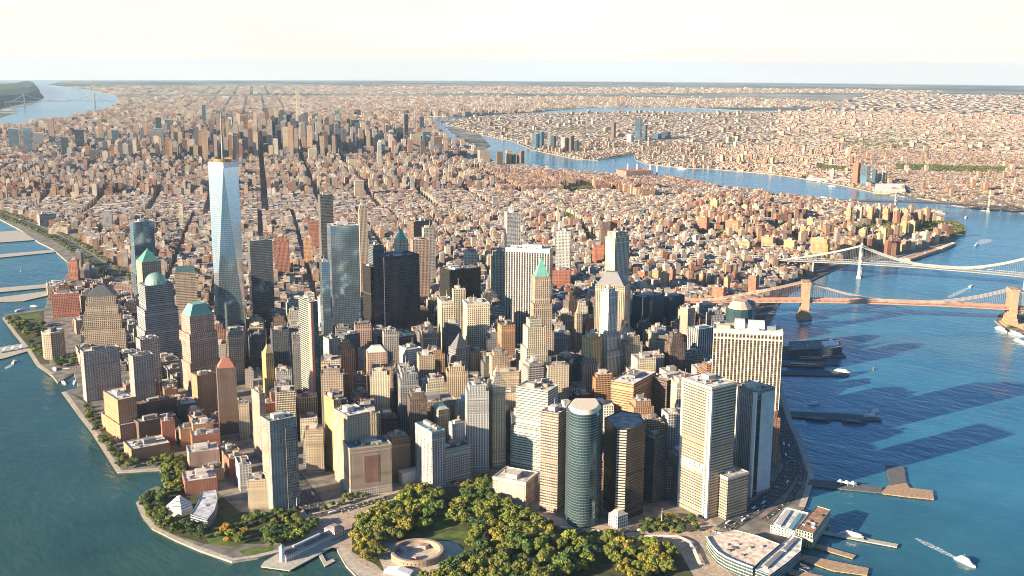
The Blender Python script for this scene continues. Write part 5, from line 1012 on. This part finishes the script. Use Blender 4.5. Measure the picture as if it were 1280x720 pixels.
bridge('grey_bridge', 'distant grey suspension bridge with lattice towers upstream', wA, wB, height_at(1119, 258, 241.5), height_at(1119, 258, 253), 36, (M_bluegrey, plain('dark_steel', (.07, .07, .08), .6, .1, .1), plain('dark_steel', (.07, .07, .08), .6, .1, .1), plain('dark_steel', (.07, .07, .08), .6, .1, .1)), False, 190, .045, (420, 500), 28, 7, 120, 1.3)
print('grey', height_at(1119, 258, 241.5), height_at(1119, 258, 253), wA, wB)
hA, hB = G(31, 134, 0), G(119, 133, 0)
bridge('far_river_bridge', 'very far suspension bridge crossing the wide river below the cliffs', hA, hB, height_at(31, 134, 118), height_at(31, 134, 127.5), 38, (M_bluegrey,)*4, False, 190, .02, (250, 250), 32, 14, 60, 2.5)

# ------------------------------------------------------------------ piers, quays and boats
def foam_mat():
    m, nt, bb = newmat('wake_foam'); q = N(nt); g = q.add('ShaderNodeNewGeometry'); bb.inputs['Base Color'].default_value = (.62, .68, .70, 1); bb.inputs['Roughness'].default_value = .7
    q.lk(q.ramp(q.noise(.22, 5, g.outputs['Position'], .7), [(.40, (.08,)*3), (.62, (.95,)*3)]), bb.inputs['Alpha']); return m
M_wood = plain('pier_timber', (.36, .24, .15), .9, .35, .3); M_dark = plain('dark_pier', (.11, .11, .12), .9, .3, .3); M_conc = plain('pale_concrete', (.40, .37, .32), .85, .2, .2)
M_hull = plain('boat_hull', (.5, .5, .5), .5, .15, .4, objcol=True); M_win = plain('dark_window_band', (.03, .035, .045), .2, .1, .2); M_foam = foam_mat()
def pier(pts, z, mat, label, name='pier', piles=True):
    P = GP(pts, z); ar = sum(P[i][0]*P[(i+1) % len(P)][1]-P[(i+1) % len(P)][0]*P[i][1] for i in range(len(P)))
    if ar < 0: P = P[::-1]
    c = centroid(P); o = np.array([c[0], c[1], 0.]); root = empty(name, tuple(o), label, 'pier')
    mb = MB(); mb.prism(P, z-1.2, z); mb.build('deck', mat, root, None, o)
    mb = MB()
    for i in range(len(P)):
        a, c2 = np.array(P[i]), np.array(P[(i+1) % len(P)]); L = np.linalg.norm(c2-a)
        for t in np.arange(3, L, 9): q = a+(c2-a)*t/L; q = q+(c-q)*.03; mb.prism(circ(q, .45, 6), -3, z-1.2)
    mb.build('piles', M_dark, root, None, o); return root
pier([(1012, 599), (1060, 602), (1103, 609), (1102, 616), (1060, 612), (1009, 606)], 2.6, M_dark, 'dark causeway pier leading to the heliport platform')
pier([(1102, 615), (1110, 607), (1133, 603.5), (1137, 609.5), (1166, 613), (1167.5, 624), (1140, 621.5), (1104, 617)], 2.8, M_wood, 'sunlit timber heliport platform at the end of the dark causeway')
pier([(1107, 581), (1130, 583), (1133, 603), (1112, 606)], 2.4, M_dark, 'dark gridded landing pier above the sunlit heliport platform')
pier([(984, 514), (1060, 517), (1097, 521), (1103, 526), (1060, 525), (988, 521)], 2.4, M_dark, 'ferry landing pier with moored boats in the middle of the right bank')
pier([(972, 432), (1048, 436), (1058, 446), (978, 448)], 2.6, M_dark, 'broad shaded pier carrying the dark market hall'); pier([(975, 452), (1040, 451), (1050, 456), (976, 457)], 2.4, M_dark, 'narrow old ships pier below the market hall'); pier([(975, 463), (1040, 463), (1062, 467), (1060, 470), (976, 468)], 2.4, M_dark, 'lower pier with a white yacht at its end')
pier([(352, 689), (420, 668), (428, 677), (362, 713), (326, 708), (330, 702)], 2.6, M_conc, 'concrete pier under the old pier house')
pier([(398, 693), (402, 691), (408, 702), (416, 698), (419, 701), (406, 708)], 1.6, M_conc, 'small zigzag landing stage right of the pier house')
pier([(-30, 362), (72, 354), (74, 358), (-30, 368)], 2.4, M_conc, 'long white pier at the left edge above the northern park'); pier([(-30, 378), (-5, 372), (58, 364), (60, 369), (30, 376)], 2.4, M_conc, 'low grassy pier nearest the northern park'); pier([(-40, 321), (68, 312), (70, 315), (-40, 326)], 2.2, M_conc, 'thin pier in the middle of the upper left inlet')
pier([(-40, 300), (-20, 291), (22, 288), (45, 297), (42, 300), (0, 303)], 2.4, M_conc, 'broad pier with white sheds at the upper left'); 
pier([(1124, 322), (1192, 302.5), (1196, 304.5), (1180, 313), (1136, 327)], 2.8, M_conc, 'long riverside pier beside the wooded point')
for i, q in enumerate(([(1015, 664), (1020, 661), (1123, 680), (1121, 684)], [(1005, 680), (1010, 676), (1070, 694), (1066, 698)], [(1000, 699), (1003, 693), (1086, 710), (1084, 719), (1040, 713)], [(985, 716), (988, 711), (1040, 722), (1036, 730)])):
    pier(q, 2.4, M_wood if i else M_conc, ['pale slip wall nearest the moored white ferry', 'short dark slip wall in the ferry dock', 'long sunlit timber rack of the ferry dock', 'lowest timber rack of the ferry dock at the picture edge'][i])
def boat(px, py, L, tip, label, hull, top, kind='boat', tiers=2, wake=None, cat=None):
    c = G(px, py, 0)[:2]; q = G(tip[0], tip[1], 0)[:2]-c; rz = math.atan2(q[1], q[0]); W = L*(.26 if L < 40 else .2)
    root = empty(kind, (c[0], c[1], 0), label, cat or kind, None, rz)
    out = lambda k, sh=0.: [(-L/2*k+sh, -W/2*k), (L*.22*k+sh, -W/2*k), (L*.4*k+sh, -W*.28*k), (L/2*k+sh, 0), (L*.4*k+sh, W*.28*k), (L*.22*k+sh, W/2*k), (-L/2*k+sh, W/2*k)]
    hh = max(1.4, L*.06); mb = MB(); mb.loft([(x*.92, y*.8) for x, y in out(1)], -.8, out(1), hh); h = mb.build('hull', M_hull, root, hull)
    z = hh; k = .74
    for t in range(tiers):
        th = max(1.6, L*.055); P = [(x*k-L*.05, y*k*1.05) for x, y in out(1)]; mb = MB(); mb.prism(P, z, z+th); cb = mb.build('cabin', M_hull, root, top)
        mb = MB(); mb.ring([(x*1.012-L*.001, y*1.02) for x, y in P], z+th*.42, z+th*.8); mb.build('window_band', M_win, cb); z += th; k *= .78
    mb = MB(); mb.tube([(-L*.1, 0, z), (-L*.1, 0, z+L*.12)], .15, 5); mb.build('mast', M_hull, root, (.7, .7, .7))
    if wake:
        mb = MB(); wl, ww = wake; rg = random.Random(int(px)); rows = []
        for i in range(15):
            s = -L*.42-wl*i/14; sp = (W*.35+ww*(i/14)**.7*.5)*(1-max(0, i/14-.7)*2.6); rows.append((s+rg.uniform(-2, 2), sp*rg.uniform(.7, 1.1), -sp*rg.uniform(.7, 1.1)))
        ca, sa = math.cos(rz), math.sin(rz)
        for r0, r1 in zip(rows[:-1], rows[1:]):
            f = [(r0[0], r0[2]), (r0[0], r0[1]), (r1[0], r1[1]), (r1[0], r1[2])]; mb.face([(c[0]+ca*x-sa*y, c[1]+sa*x+ca*y, .12) for x, y in f][::-1])
        tag(mb.build('foam_wake', M_foam), 'white foam trail behind ' + label, 'wake', kind='stuff')
def tall_ship(px, py, L, tip, label, hull):
    boat(px, py, L, tip, label, hull, (.35, .28, .2), 'tall_ship', 1, cat='sailing ship'); root = [o for o in bpy.data.objects if o.get('label') == label][0]
    for x in (-.28, .02, .28):
        mb = MB(); mb.tube([(L*x, 0, 1), (L*x, 0, L*.62)], [.5, .2], 6)
        for z, hw in ((.25, .16), (.38, .13), (.5, .09)): mb.tube([(L*x, -L*hw, L*z), (L*x, L*hw, L*z)], .22, 4)
        mb.build('rigged_mast', M_bark, root)
W_, TN, DK = (.78, .76, .72), (.55, .42, .28), (.05, .05, .06)
boat(1207, 704, 32, (1219, 710), 'white ferry under way at the lower right corner', W_, W_, 'ferry', 3, (70, 9))
boat(1068, 672, 40, (1090, 678), 'white and yellow ferry moored by the ferry dock', W_, W_, 'ferry', 2); boat(1053, 465, 34, (1070, 467), 'white yacht at the end of the lower ships pier', W_, W_, 'yacht', 2)
boat(1017, 505, 26, (1006, 506), 'lone small white boat above the ferry landing pier', W_, W_, 'boat', 2); boat(1086, 522, 36, (1070, 524), 'white ferry lying along the end of the ferry landing pier', W_, W_, 'ferry', 2); boat(1093, 516, 32, (1102, 512), 'white ferry leaving the end of the landing pier', W_, W_, 'ferry', 2)
boat(1023, 526, 44, (1050, 529), 'dark low barge left of two below the landing pier', DK, (.16, .16, .18), 'barge', 1); boat(1068, 529, 44, (1090, 531), 'dark low barge right of two below the landing pier', DK, (.16, .16, .18), 'barge', 1)
boat(1092, 462, 15, (1095, 455), 'stubby brown tug alone in mid river', (.2, .13, .07), (.3, .2, .1), 'tugboat', 2); boat(1172, 266, 110, (1190, 270), 'pink-brown cargo barge upstream of the wooded point', (.42, .25, .20), (.45, .3, .24), 'barge', 1); boat(1208, 272, 34, (1214, 270), 'tug following the cargo barge', (.5, .38, .3), W_, 'tugboat', 2)
boat(1220, 307, 36, (1210, 312), 'fast white ferry with a broad curving wake', W_, W_, 'ferry', 2, (170, 60)); boat(1214, 358, 30, (1222, 354), 'speedboat drawing a long straight wake under the stone bridge', W_, W_, 'speedboat', 1, (190, 22))
boat(1252, 413, 44, (1262, 417), 'white ferry moored below the right stone tower', W_, W_, 'ferry', 2); boat(1271, 419, 40, (1281, 421), 'white boat at the lower landing on the right bank', W_, W_, 'boat', 2); boat(1276, 428, 44, (1290, 434), 'long white barge moored at the right edge', W_, W_, 'barge', 1)
boat(1040, 233, 40, (1052, 234), 'tiny white ferry on the far reach above the housing towers', W_, W_, 'ferry', 1, (80, 14)); boat(1030, 247, 34, (1040, 248), 'tiny white boat close under the far shore houses', W_, W_, 'boat', 1); boat(852, 211, 60, (866, 212), 'far white ship by the opposite bank', W_, W_, 'ship', 1)
tall_ship(1008, 459.5, 78, (1030, 460.5), 'dark three-masted sailing ship between the two lower ship piers', (.06, .06, .07)); tall_ship(1015, 450, 64, (1035, 450.5), 'rust-red three-masted sailing ship moored under the market hall', (.22, .07, .05))
boat(69, 464, 34, (74, 470), 'big white yacht at the mouth of the boat basin', W_, W_, 'yacht', 2); boat(80, 479, 22, (84, 482), 'white cruiser inside the boat basin, left', W_, W_, 'yacht', 1); boat(93, 479, 22, (92, 484), 'white cruiser inside the boat basin, right', W_, W_, 'yacht', 1); boat(84, 462, 20, (90, 462), 'white launch on the inner quay of the boat basin', W_, W_, 'yacht', 1)
boat(18, 453, 22, (22, 450), 'small white ferry beside the tented landing', W_, W_, 'ferry', 2, (40, 10)); boat(25, 388, 26, (30, 387), 'white sailing boat in the upper left inlet', W_, W_, 'sailboat', 1); boat(43, 383, 22, (46, 383), 'second white sailing boat in the upper left inlet', W_, W_, 'sailboat', 1); boat(26, 339, 16, (28, 335), 'tiny white boat in the upper left inlet', W_, W_, 'boat', 1)

# ------------------------------------------------------------------ waterfront buildings with shapes of their own
def polyroot(name, label, cat, P): c = centroid(P); o = np.array([c[0], c[1], 0.]); return empty(name, tuple(o), label, cat), o
def ccw(P): return P if sum(P[i][0]*P[(i+1) % len(P)][1]-P[(i+1) % len(P)][0]*P[i][1] for i in range(len(P))) > 0 else P[::-1]
def hall(name, label, cat, roofpx, h, style, col, roof, z0=LZ-.3, cl=4, par=.9):
    P = ccw(GP(roofpx, h)); root, o = polyroot(name, label, cat, P); rnd = random.Random(len(label)); block(root, o, P, z0, h, style, CC.get(col, col) if isinstance(col, str) else col, CC.get(roof, roof) if isinstance(roof, str) else roof, True, rnd, 0, None, par)
    reg(P); c = centroid(P)
    for i in range(cl):
        a = P[rnd.randrange(len(P))]; q = c+(np.array(a)-c)*rnd.uniform(.1, .6); s = rnd.uniform(2.5, 6); g = rnd.choice([.15, .35, .6]); inst(ME_unit, 'roof_unit', root, (q[0]-o[0], q[1]-o[1], h-par), (s, s*.7, 2.2), rnd.uniform(0, 3), (g, g, g))
    return root, o, P
r_, o_, P_ = hall('ferry_terminal', 'ferry terminal with a broad pink roof and a curved green glass front', 'ferry terminal', [(883, 671), (889, 681), (897, 690), (908, 697), (922, 703), (941, 710), (951, 700), (975, 680), (946, 669), (918, 662)], 19, 'T', (.62, .66, .52), (.66, .52, .43), cl=9)
mb = MB(); q = [tuple(G(x, y, 20.2)) for x, y in ((883, 670.5), (889, 680.5), (897, 689.5), (908, 696.5), (922, 702.5), (941, 709.5))]; mb.tube(q, 1.1, 6); mb.build('roof_edge', M_trim, r_, (.74, .70, .62), o_)
r_, o_, P_ = hall('ferry_concourse', 'waterside wing of the ferry terminal with dark slatted roofs and a blue front', 'building', [(944, 712), (952, 701), (974, 683), (990, 668), (1003, 673), (1001, 688), (985, 702), (962, 719)], 17, 'T', (.5, .55, .55), (.58, .55, .50), cl=2)
for q in ([(955, 706), (975, 688), (980, 690), (960, 709)], [(978, 686), (993, 671), (997, 673), (983, 688)]):
    P = ccw(GP(q, 18.5)); mb = MB(); mb.prism(P, 16.2, 18.5); mb.build('raised_roof', M_trim, r_, (.20, .19, .22), o_)
r_, o_, P_ = hall('maritime_shed', 'low white-roofed ferry shed with blue and grey roof strips', 'building', [(963, 656), (979, 635), (984, 634), (1011, 641), (994, 664)], 14, 'P', 'cream', 'roofw', cl=1)
for q, cl in (([(969, 655), (983, 637), (989, 638), (976, 657)], (.45, .43, .46)), ([(985, 660), (999, 641), (1004, 643), (990, 662)], (.12, .26, .36))):
    P = ccw(GP(q, 15.4)); mb = MB(); mb.prism(P, 13.1, 15.4); mb.build('roof_strip', M_trim, r_, cl, o_)
r_, o_, P_ = hall('maritime_building', 'old green-cream ferry house with a rusty brown roof over the slips', 'building', [(995, 661), (1016, 667), (1038, 637), (1021, 632)], 24, 'V', (.36, .40, .30), (.30, .17, .11), cl=8)
mb = MB(); mb.ring(grow(P_, 1.2), 13.0, 15.2); mb.cap(grow(P_, 1.2), 15.2); mb.build('cornice', M_trim, r_, (.52, .48, .36), o_)
def fort():
    c = G(521.5, 695)[:2]; o = (c[0], c[1], 0.); root = empty('round_fort', o, 'round brown sandstone fort with an open courtyard in the park', 'fort'); n = 40
    z1 = LZ+9; out, inn = circ(c, 34, n), circ(c, 30, n); mb = MB(); mb.ring(out, LZ, z1, 6, 9)
    for i in range(n): j = (i+1) % n; mb.face([(*out[i], z1), (*out[j], z1), (*inn[j], z1), (*inn[i], z1)], [(.02, .02)]*4); mb.face([(*inn[j], LZ), (*inn[i], LZ), (*inn[i], z1), (*inn[j], z1)], [(.02, .02)]*4)
    mb.build('wall', facade('fort_wall', .22, .25, glass=(.05, .03, .02), blind=(.05, .03, .02)), root, (.31, .23, .17), o)
    mb = MB(); mb.cap(circ(c, 29.9, n), LZ+.09); mb.build('courtyard', M_path, root, None, o)
    mb = MB()
    arc = [(c[0]+r*math.cos(a), c[1]+r*math.sin(a)) for r, s in ((29.5, 1), (20, -1)) for a in np.linspace(R(20), R(115), 12)[::s]]; mb.prism(ccw(arc), LZ, LZ+5); mb.build('inner_shed', M_roof, root, (.34, .30, .27), o)
    mb = MB(); mb.box((*(c+np.array([-8, -6])), LZ), 7, 6, 4.5, .4); mb.build('kiosk', M_trim, root, (.5, .33, .24), o)
    reg(out)
fort()
def tent_hall():
    P = ccw(GP([(480, 716), (486, 711), (517, 716), (512, 722)], LZ)); root, o = polyroot('white_tent', 'long white event tent below the round fort', 'tent', P); mb = MB(); mb.ring(P, LZ, LZ+3.5); e0 = (np.array(P[0])+P[3])/2; e1 = (np.array(P[1])+P[2])/2
    mb.face([(*P[0], LZ+3.5), (*P[1], LZ+3.5), (*e1, LZ+7), (*e0, LZ+7)]); mb.face([(*P[2], LZ+3.5), (*P[3], LZ+3.5), (*e0, LZ+7), (*e1, LZ+7)]); mb.face([(*P[1], LZ+3.5), (*P[2], LZ+3.5), (*e1, LZ+7)]); mb.face([(*P[3], LZ+3.5), (*P[0], LZ+3.5), (*e0, LZ+7)]); mb.build('canvas', M_trim, root, (.80, .78, .74), o)
tent_hall()
def pier_house():
    a, b2 = G(349, 703, 2.6)[:2], G(423, 668, 2.6)[:2]; d = (b2-a)/np.linalg.norm(b2-a); n = np.array([-d[1], d[0]]); L = np.linalg.norm(b2-a); rz = math.atan2(d[1], d[0]); o = (a[0], a[1], 0.)
    root = empty('pier_house', o, 'long white pier house with a dark ridged roof and a small clock tower', 'pier house'); W = 13
    def rect(s0, s1, w2): return ccw([tuple(a+d*s0-n*w2), tuple(a+d*s1-n*w2), tuple(a+d*s1+n*w2), tuple(a+d*s0+n*w2)])
    mb = MB(); mb.ring(rect(6, L-16, W/2), 2.6, 11, 3, 4.2); mb.build('wall', ST['P'][0], root, (.62, .64, .64), o)
    mb = MB(); r = [a+d*s+n*w for s, w in ((5, -W/2-.6), (L-16, -W/2-.6), (L-16, W/2+.6), (5, W/2+.6))]; e0, e1 = a+d*8, a+d*(L-16)
    mb.face([(*r[0], 11), (*r[1], 11), (*e1, 15), (*e0, 15)]); mb.face([(*r[2], 11), (*r[3], 11), (*e0, 15), (*e1, 15)]); mb.face([(*r[3], 11), (*r[0], 11), (*e0, 15)]); mb.face([(*r[1], 11), (*r[2], 11), (*e1, 15)]); mb.build('roof', M_roof, root, (.13, .13, .15), o)
    mb = MB(); mb.box((*(a+d*(L*.45)), 14.2), L*.45, 3, 2.4, rz); mb.build('skylight', M_trim, root, (.5, .5, .52), o)
    mb = MB(); P = rect(L-16, L+2, W/2+3); mb.prism(P, 2.6, 15, 3, 4.2); mb.build('head_house', ST['P'][0], root, (.62, .60, .58), o)
    mb = MB(); mb.loft(grow(P, .6), 15.05, shrink(P, 5), 19); mb.build('hipped_roof', M_roof, root, (.22, .18, .16), o)
    mb = MB(); t = a+d*5; mb.box((*t, 2.6), 5, 5, 19, rz); mb.build('clock_tower', M_trim, root, (.70, .70, .68), o)
    mb = MB(); q = [tuple(t+d*x*2.9+n*y*2.9) for x, y in ((-1, -1), (1, -1), (1, 1), (-1, 1))]; mb.loft(ccw(q), 21.6, ccw([tuple(t+d*x*.1+n*y*.1) for x, y in ((-1, -1), (1, -1), (1, 1), (-1, 1))]), 26); mb.build('tower_roof', M_roof, root, (.22, .38, .34), o)
pier_house()
def hex_museum():
    c = G(225, 640)[:2]; o = (c[0], c[1], 0.); root = empty('hexagonal_museum', o, 'six-sided museum with a stepped pale louvred roof on the garden point', 'museum'); r = 19
    mb = MB(); mb.prism(circ(c, r, 6, .2), LZ, 11); mb.build('wall', M_trim, root, (.52, .48, .42), o)
    for k in range(6):
        mb = MB(); mb.loft(circ(c, r*(1.02-k*.155), 6, .2), 11+k*2.7, circ(c, r*(.93-k*.155), 6, .2), 13+k*2.7); mb.build('roof_tier', M_trim, root, (.62, .60, .56), o)
        if k < 5: mb = MB(); mb.ring(circ(c, r*(.88-k*.155), 6, .2), 13+k*2.7, 13.7+k*2.7); mb.build('clerestory', M_win, root, None, o)
    reg(circ(c, r, 6))
hex_museum()
hall('museum_wing', 'curved grey museum wing with a sweeping metal roof beside the six-sided museum', 'museum', [(251, 615), (262, 613), (270, 612), (272, 624), (268, 638), (259, 649), (248, 646), (238, 643), (245, 632), (249, 624)], 17, 'H', (.36, .38, .42), (.42, .43, .47), cl=1)
r_, o_, P_ = hall('market_hall', 'dark glass market hall on the broad pier with a white end pavilion', 'market hall', [(986, 427), (1048, 424), (1053, 434), (986, 438)], 19, 'D', 'dgray', 'slate', z0=2.6, cl=5)
P = ccw(GP([(1027, 427), (1047, 425), (1049, 429), (1030, 431)], 23)); mb = MB(); mb.prism(P, 18.2, 23); mb.build('roof_pavilion', M_trim, r_, (.78, .78, .78), o_)
c = centroid(P); mb = MB(); mb.loft(circ(c, 7, 8), 23.02, circ(c, .3, 8), 36); mb.build('pointed_canopy', M_trim, r_, (.8, .78, .76), o_)
def shed(pts, h, label, col, roof, name='warehouse', cl=2): return hall(name, label, 'warehouse', pts, h, 'P', col, roof, cl=cl)
shed([(1130, 322), (1170, 309.5), (1176, 311), (1138, 324)], 9, 'long pink-roofed pier shed beside the wooded point', 'pink', (.50, .28, .20)); shed([(1172, 308.5), (1190, 302.5), (1194, 304), (1178, 310.5)], 9, 'cream-roofed end shed of the long riverside pier', 'cream', (.66, .56, .42))
shed([(1092, 238), (1094, 229.5), (1130, 230), (1132, 238.5)], 22, 'huge white-roofed sugar warehouse on the opposite bank', 'cream', (.75, .72, .66)); shed([(1008, 223), (1010, 218.5), (1064, 221.5), (1063, 227)], 12, 'long low white warehouse on the opposite bank left of the waterfront pair', 'cream', (.72, .68, .62))
def tent(px, py, s, label, name='canopy_tent', group=None):
    c = G(px, py, 2.5)[:2]; root = empty(name, (c[0], c[1], 0), label, 'tent', group); mb = MB(); mb.loft([(-s, -s), (s, -s), (s, s), (-s, s)], 6, [(-s*.05, -s*.05), (s*.05, -s*.05), (s*.05, s*.05), (-s*.05, s*.05)], 6+s*.9); mb.build('canvas', M_trim, root, (.82, .82, .80)); mb = MB()
    for x in (-.9, .9):
        for y in (-.9, .9): mb.tube([(s*x, s*y, 1.5), (s*x, s*y, 6.1)], .2, 5)
    mb.build('posts', M_trim, root, (.6, .6, .6)); return root
pier([(-12, 436), (36, 428), (44, 436), (4, 448), (-12, 450)], 2.0, M_conc, 'floating ferry landing carrying the row of white tents')
for i, (x, y) in enumerate(((-3, 441), (7.5, 439), (18, 437), (28, 435.5))): tent(x, y, 5.6, ['white peaked tent cut by the left picture edge', 'second white peaked tent of the ferry landing', 'third white peaked tent of the ferry landing', 'white peaked tent of the ferry landing nearest the shore'][i], group='tents of the ferry landing')
for i, (x, y) in enumerate(((1050, 605), (1058, 606), (1066, 607))): tent(x, y, 4.5, ['leftmost white tent on the dark causeway', 'middle white tent on the dark causeway', 'rightmost white tent on the dark causeway'][i], group='tents on the causeway')
def power_plant():
    P = rect_from(779, 783, 816, 214, 45, 200, 120); root, o = polyroot('power_station', 'riverside power station with a red roof and tall white chimneys', 'power station', P); block(root, o, P, LZ, 45, 'P', (.42, .28, .22), (.50, .13, .08), True, random.Random(3), 0)
    for x, yt in ((784.5, 205), (796, 205.5), (812.5, 206.5), (821, 207.5)):
        c = G(x, 221)[:2]; h = height_at(x, 221, yt); mb = MB(); mb.tube([(*c, 2), (*c, h)], [6, 4.5], 10); mb.build('chimney', M_trim, root, (.72, .68, .64), o)
power_plant()
def canopy():
    pts = [G(x, y, 5) for x, y in ((806, 671), (830, 670.5), (848, 671.5), (860, 677), (867, 687), (871, 697), (875, 706))]; o = (pts[3][0], pts[3][1], 0.); root = empty('plaza_canopy', o, 'curved white canopy sweeping across the ferry plaza', 'canopy'); mb = MB()
    for a, b2 in zip(pts[:-1], pts[1:]):
        d = (b2-a)[:2]; d /= np.linalg.norm(d); n = np.array([-d[1], d[0]])*2.2; mb.prism(ccw([tuple(a[:2]-n), tuple(b2[:2]-n), tuple(b2[:2]+n), tuple(a[:2]+n)]), 6, 6.6)
    mb.build('roof', M_trim, root, (.74, .70, .64), o); mb = MB()
    for p in pts: mb.tube([(p[0], p[1], LZ), (p[0], p[1], 6)], .3, 6)
    mb.build('columns', M_trim, root, (.6, .6, .58), o)
canopy()
for x, y, hh in ((767, 671, 26), (827, 655, 26), (371, 638, 22)):
    c = G(x, y)[:2]; root = empty('flagpole', (c[0], c[1], 0), {767: 'tall white pole among the golden eastern trees', 827: 'tall white pole in the round garden', 371: 'white post at the corner of the glass apartment tower'}[x], 'pole'); mb = MB(); mb.tube([(0, 0, LZ), (0, 0, hh)], [.5, .2], 6); mb.build('shaft', M_trim, root, (.7, .7, .7)); mb = MB(); mb.prism(circ((0, 0), 1.2, 8), LZ, LZ+1); mb.build('plinth', M_trim, root, (.5, .48, .45))
# piles standing in rows along the racks of the ferry dock are part of the piers; traffic next
def car_body(mb):
    mb.loft([(-2.3, -.85), (2.3, -.85), (2.3, .85), (-2.3, .85)], .35, [(-2.25, -.9), (2.25, -.9), (2.25, .9), (-2.25, .9)], .9)
def car_cabin(mb): mb.loft([(-1.7, -.8), (1.1, -.8), (1.1, .8), (-1.7, .8)], .9, [(-1.2, -.65), (.5, -.65), (.5, .65), (-1.2, .65)], 1.5)
def car_wheels(mb):
    for x in (-1.4, 1.4):
        for y in (-.8, .8): mb.tube([(x, y-.12, .33), (x, y+.12, .33)], .33, 8)
ME_cb, ME_cc, ME_cw = shared('body', car_body, [M_hull]), shared('cabin', car_cabin, [M_win]), shared('wheels', car_wheels, [M_win])
CARC = {'white': (.75, .75, .73), 'yellow': (.75, .48, .03), 'black': (.03, .03, .035), 'silver': (.45, .46, .48), 'red': (.45, .05, .04), 'blue': (.06, .14, .32)}
def traffic(pts, lanes, gap, where, seed, lo=0, hi=99):
    rnd = random.Random(seed); P = [np.array(p[:2]) for p in pts]
    for a, b2 in list(zip(P[:-1], P[1:]))[lo:hi]:
        d = b2-a; L = np.linalg.norm(d); d /= L; n = np.array([-d[1], d[0]])
        for ln in lanes:
            t = rnd.uniform(0, gap)
            while t < L:
                p = a+d*t+n*ln; pp = PX((*p, LZ))
                if 0 < pp[0] < 1280 and pp[1] < 722:
                    cl = rnd.choice(['white', 'yellow', 'black', 'silver', 'white', 'yellow', 'red', 'blue', 'silver']); big = rnd.random() < .1
                    if big: root = empty('bus' if rnd.random() < .5 else 'delivery_truck', (*p, LZ+.12), f'long white vehicle {where}', 'truck', f'traffic {where}', math.atan2(d[1], d[0])+(math.pi if ln > 0 else 0)); inst(ME_cb, 'body', root, (0, 0, 0), (2.2, 1.3, 3.4), 0, CARC['white']); inst(ME_cc, 'cabin', root, (3.2, 0, .9), (.6, 1.3, 1.4)); inst(ME_cw, 'wheels', root, (0, 0, 0), (2.2, 1.3, 1.3))
                    else: root = empty('car', (*p, LZ+.12), f'{cl} car {where}', 'car', f'traffic {where}', math.atan2(d[1], d[0])+(math.pi if ln > 0 else 0)); inst(ME_cb, 'body', root, (0, 0, 0), (1.05,)*3, 0, CARC[cl]); inst(ME_cc, 'cabin', root, (0, 0, 0), (1.05,)*3); inst(ME_cw, 'wheels', root, (0, 0, 0), (1.05,)*3)
                t += gap*rnd.uniform(.5, 1.6)
ribbon('promenade', GP([(1002, 634), (1012.5, 605), (1013.5, 590), (998.5, 549), (987.5, 526), (975, 484)]), 9, M_prom, .07); ribbon('service_road', GP([(955, 650), (985, 628), (1000, 604), (1002, 588), (993, 558)]), 10, M_asph, .06); dashes('road_markings', GP([(955, 650), (985, 628), (1000, 604), (1002, 588), (993, 558)]), (0,), M_mark, .09)
traffic(GP([(955, 650), (985, 628), (1000, 604), (1002, 588)]), (-2, 2), 22, 'on the quay road behind the ferry sheds', 9)
traffic(WEST, (-10, -6, 6, 10), 30, 'on the wide riverside highway at the left', 1, 0, 2); traffic(WEST, (-9, 9), 70, 'on the tree-lined highway in the upper left', 8, 3); traffic(BATT, (-3.5, 3.5), 24, 'on the street between the park and the arcaded block', 2); traffic(STATE, (-3.5, 3.5), 20, 'on the street between the park and the curved glass tower', 3); traffic(FDR, (-6, -2, 2, 6), 34, 'on the shaded riverside road at the right', 4, 0, 5)
traffic(GP([(602, 612), (640, 634)]), (-9, 9), 9, 'parked along the stone palace', 5)
traffic(GP([(425, 646), (455, 637), (490, 626)]), (10, 17), 14, 'waiting on the pale plaza by the arcaded block', 6)
traffic(GP([(790, 664), (850, 657), (905, 668)]), (-3, 3), 13, 'crossing the ferry plaza', 7)

# ------------------------------------------------------------------ the air
def haze():
    m = bpy.data.materials.new('haze_air'); m.use_nodes = True; nt = m.node_tree; nt.nodes.remove(nt.nodes['Principled BSDF']); v = nt.nodes.new('ShaderNodeVolumePrincipled')
    v.inputs['Color'].default_value = (.60, .82, 1, 1); v.inputs['Density'].default_value = HAZE; v.inputs['Anisotropy'].default_value = .1; nt.links.new(v.outputs[0], nt.nodes['Material Output'].inputs['Volume'])
    mb = MB(); c = CAM[:2]; r = FAR+4000; P = [(c[0]-r, c[1]-r), (c[0]+r, c[1]-r), (c[0]+r, c[1]+r), (c[0]-r, c[1]+r)]; mb.prism(P, -6, 650); mb.cap(P, -6); mb.f[-1] = mb.f[-1][::-1]
    tag(mb.build('haze', m), 'pale blue haze over the far city', kind='stuff')
HAZE = 1.3e-5
haze()
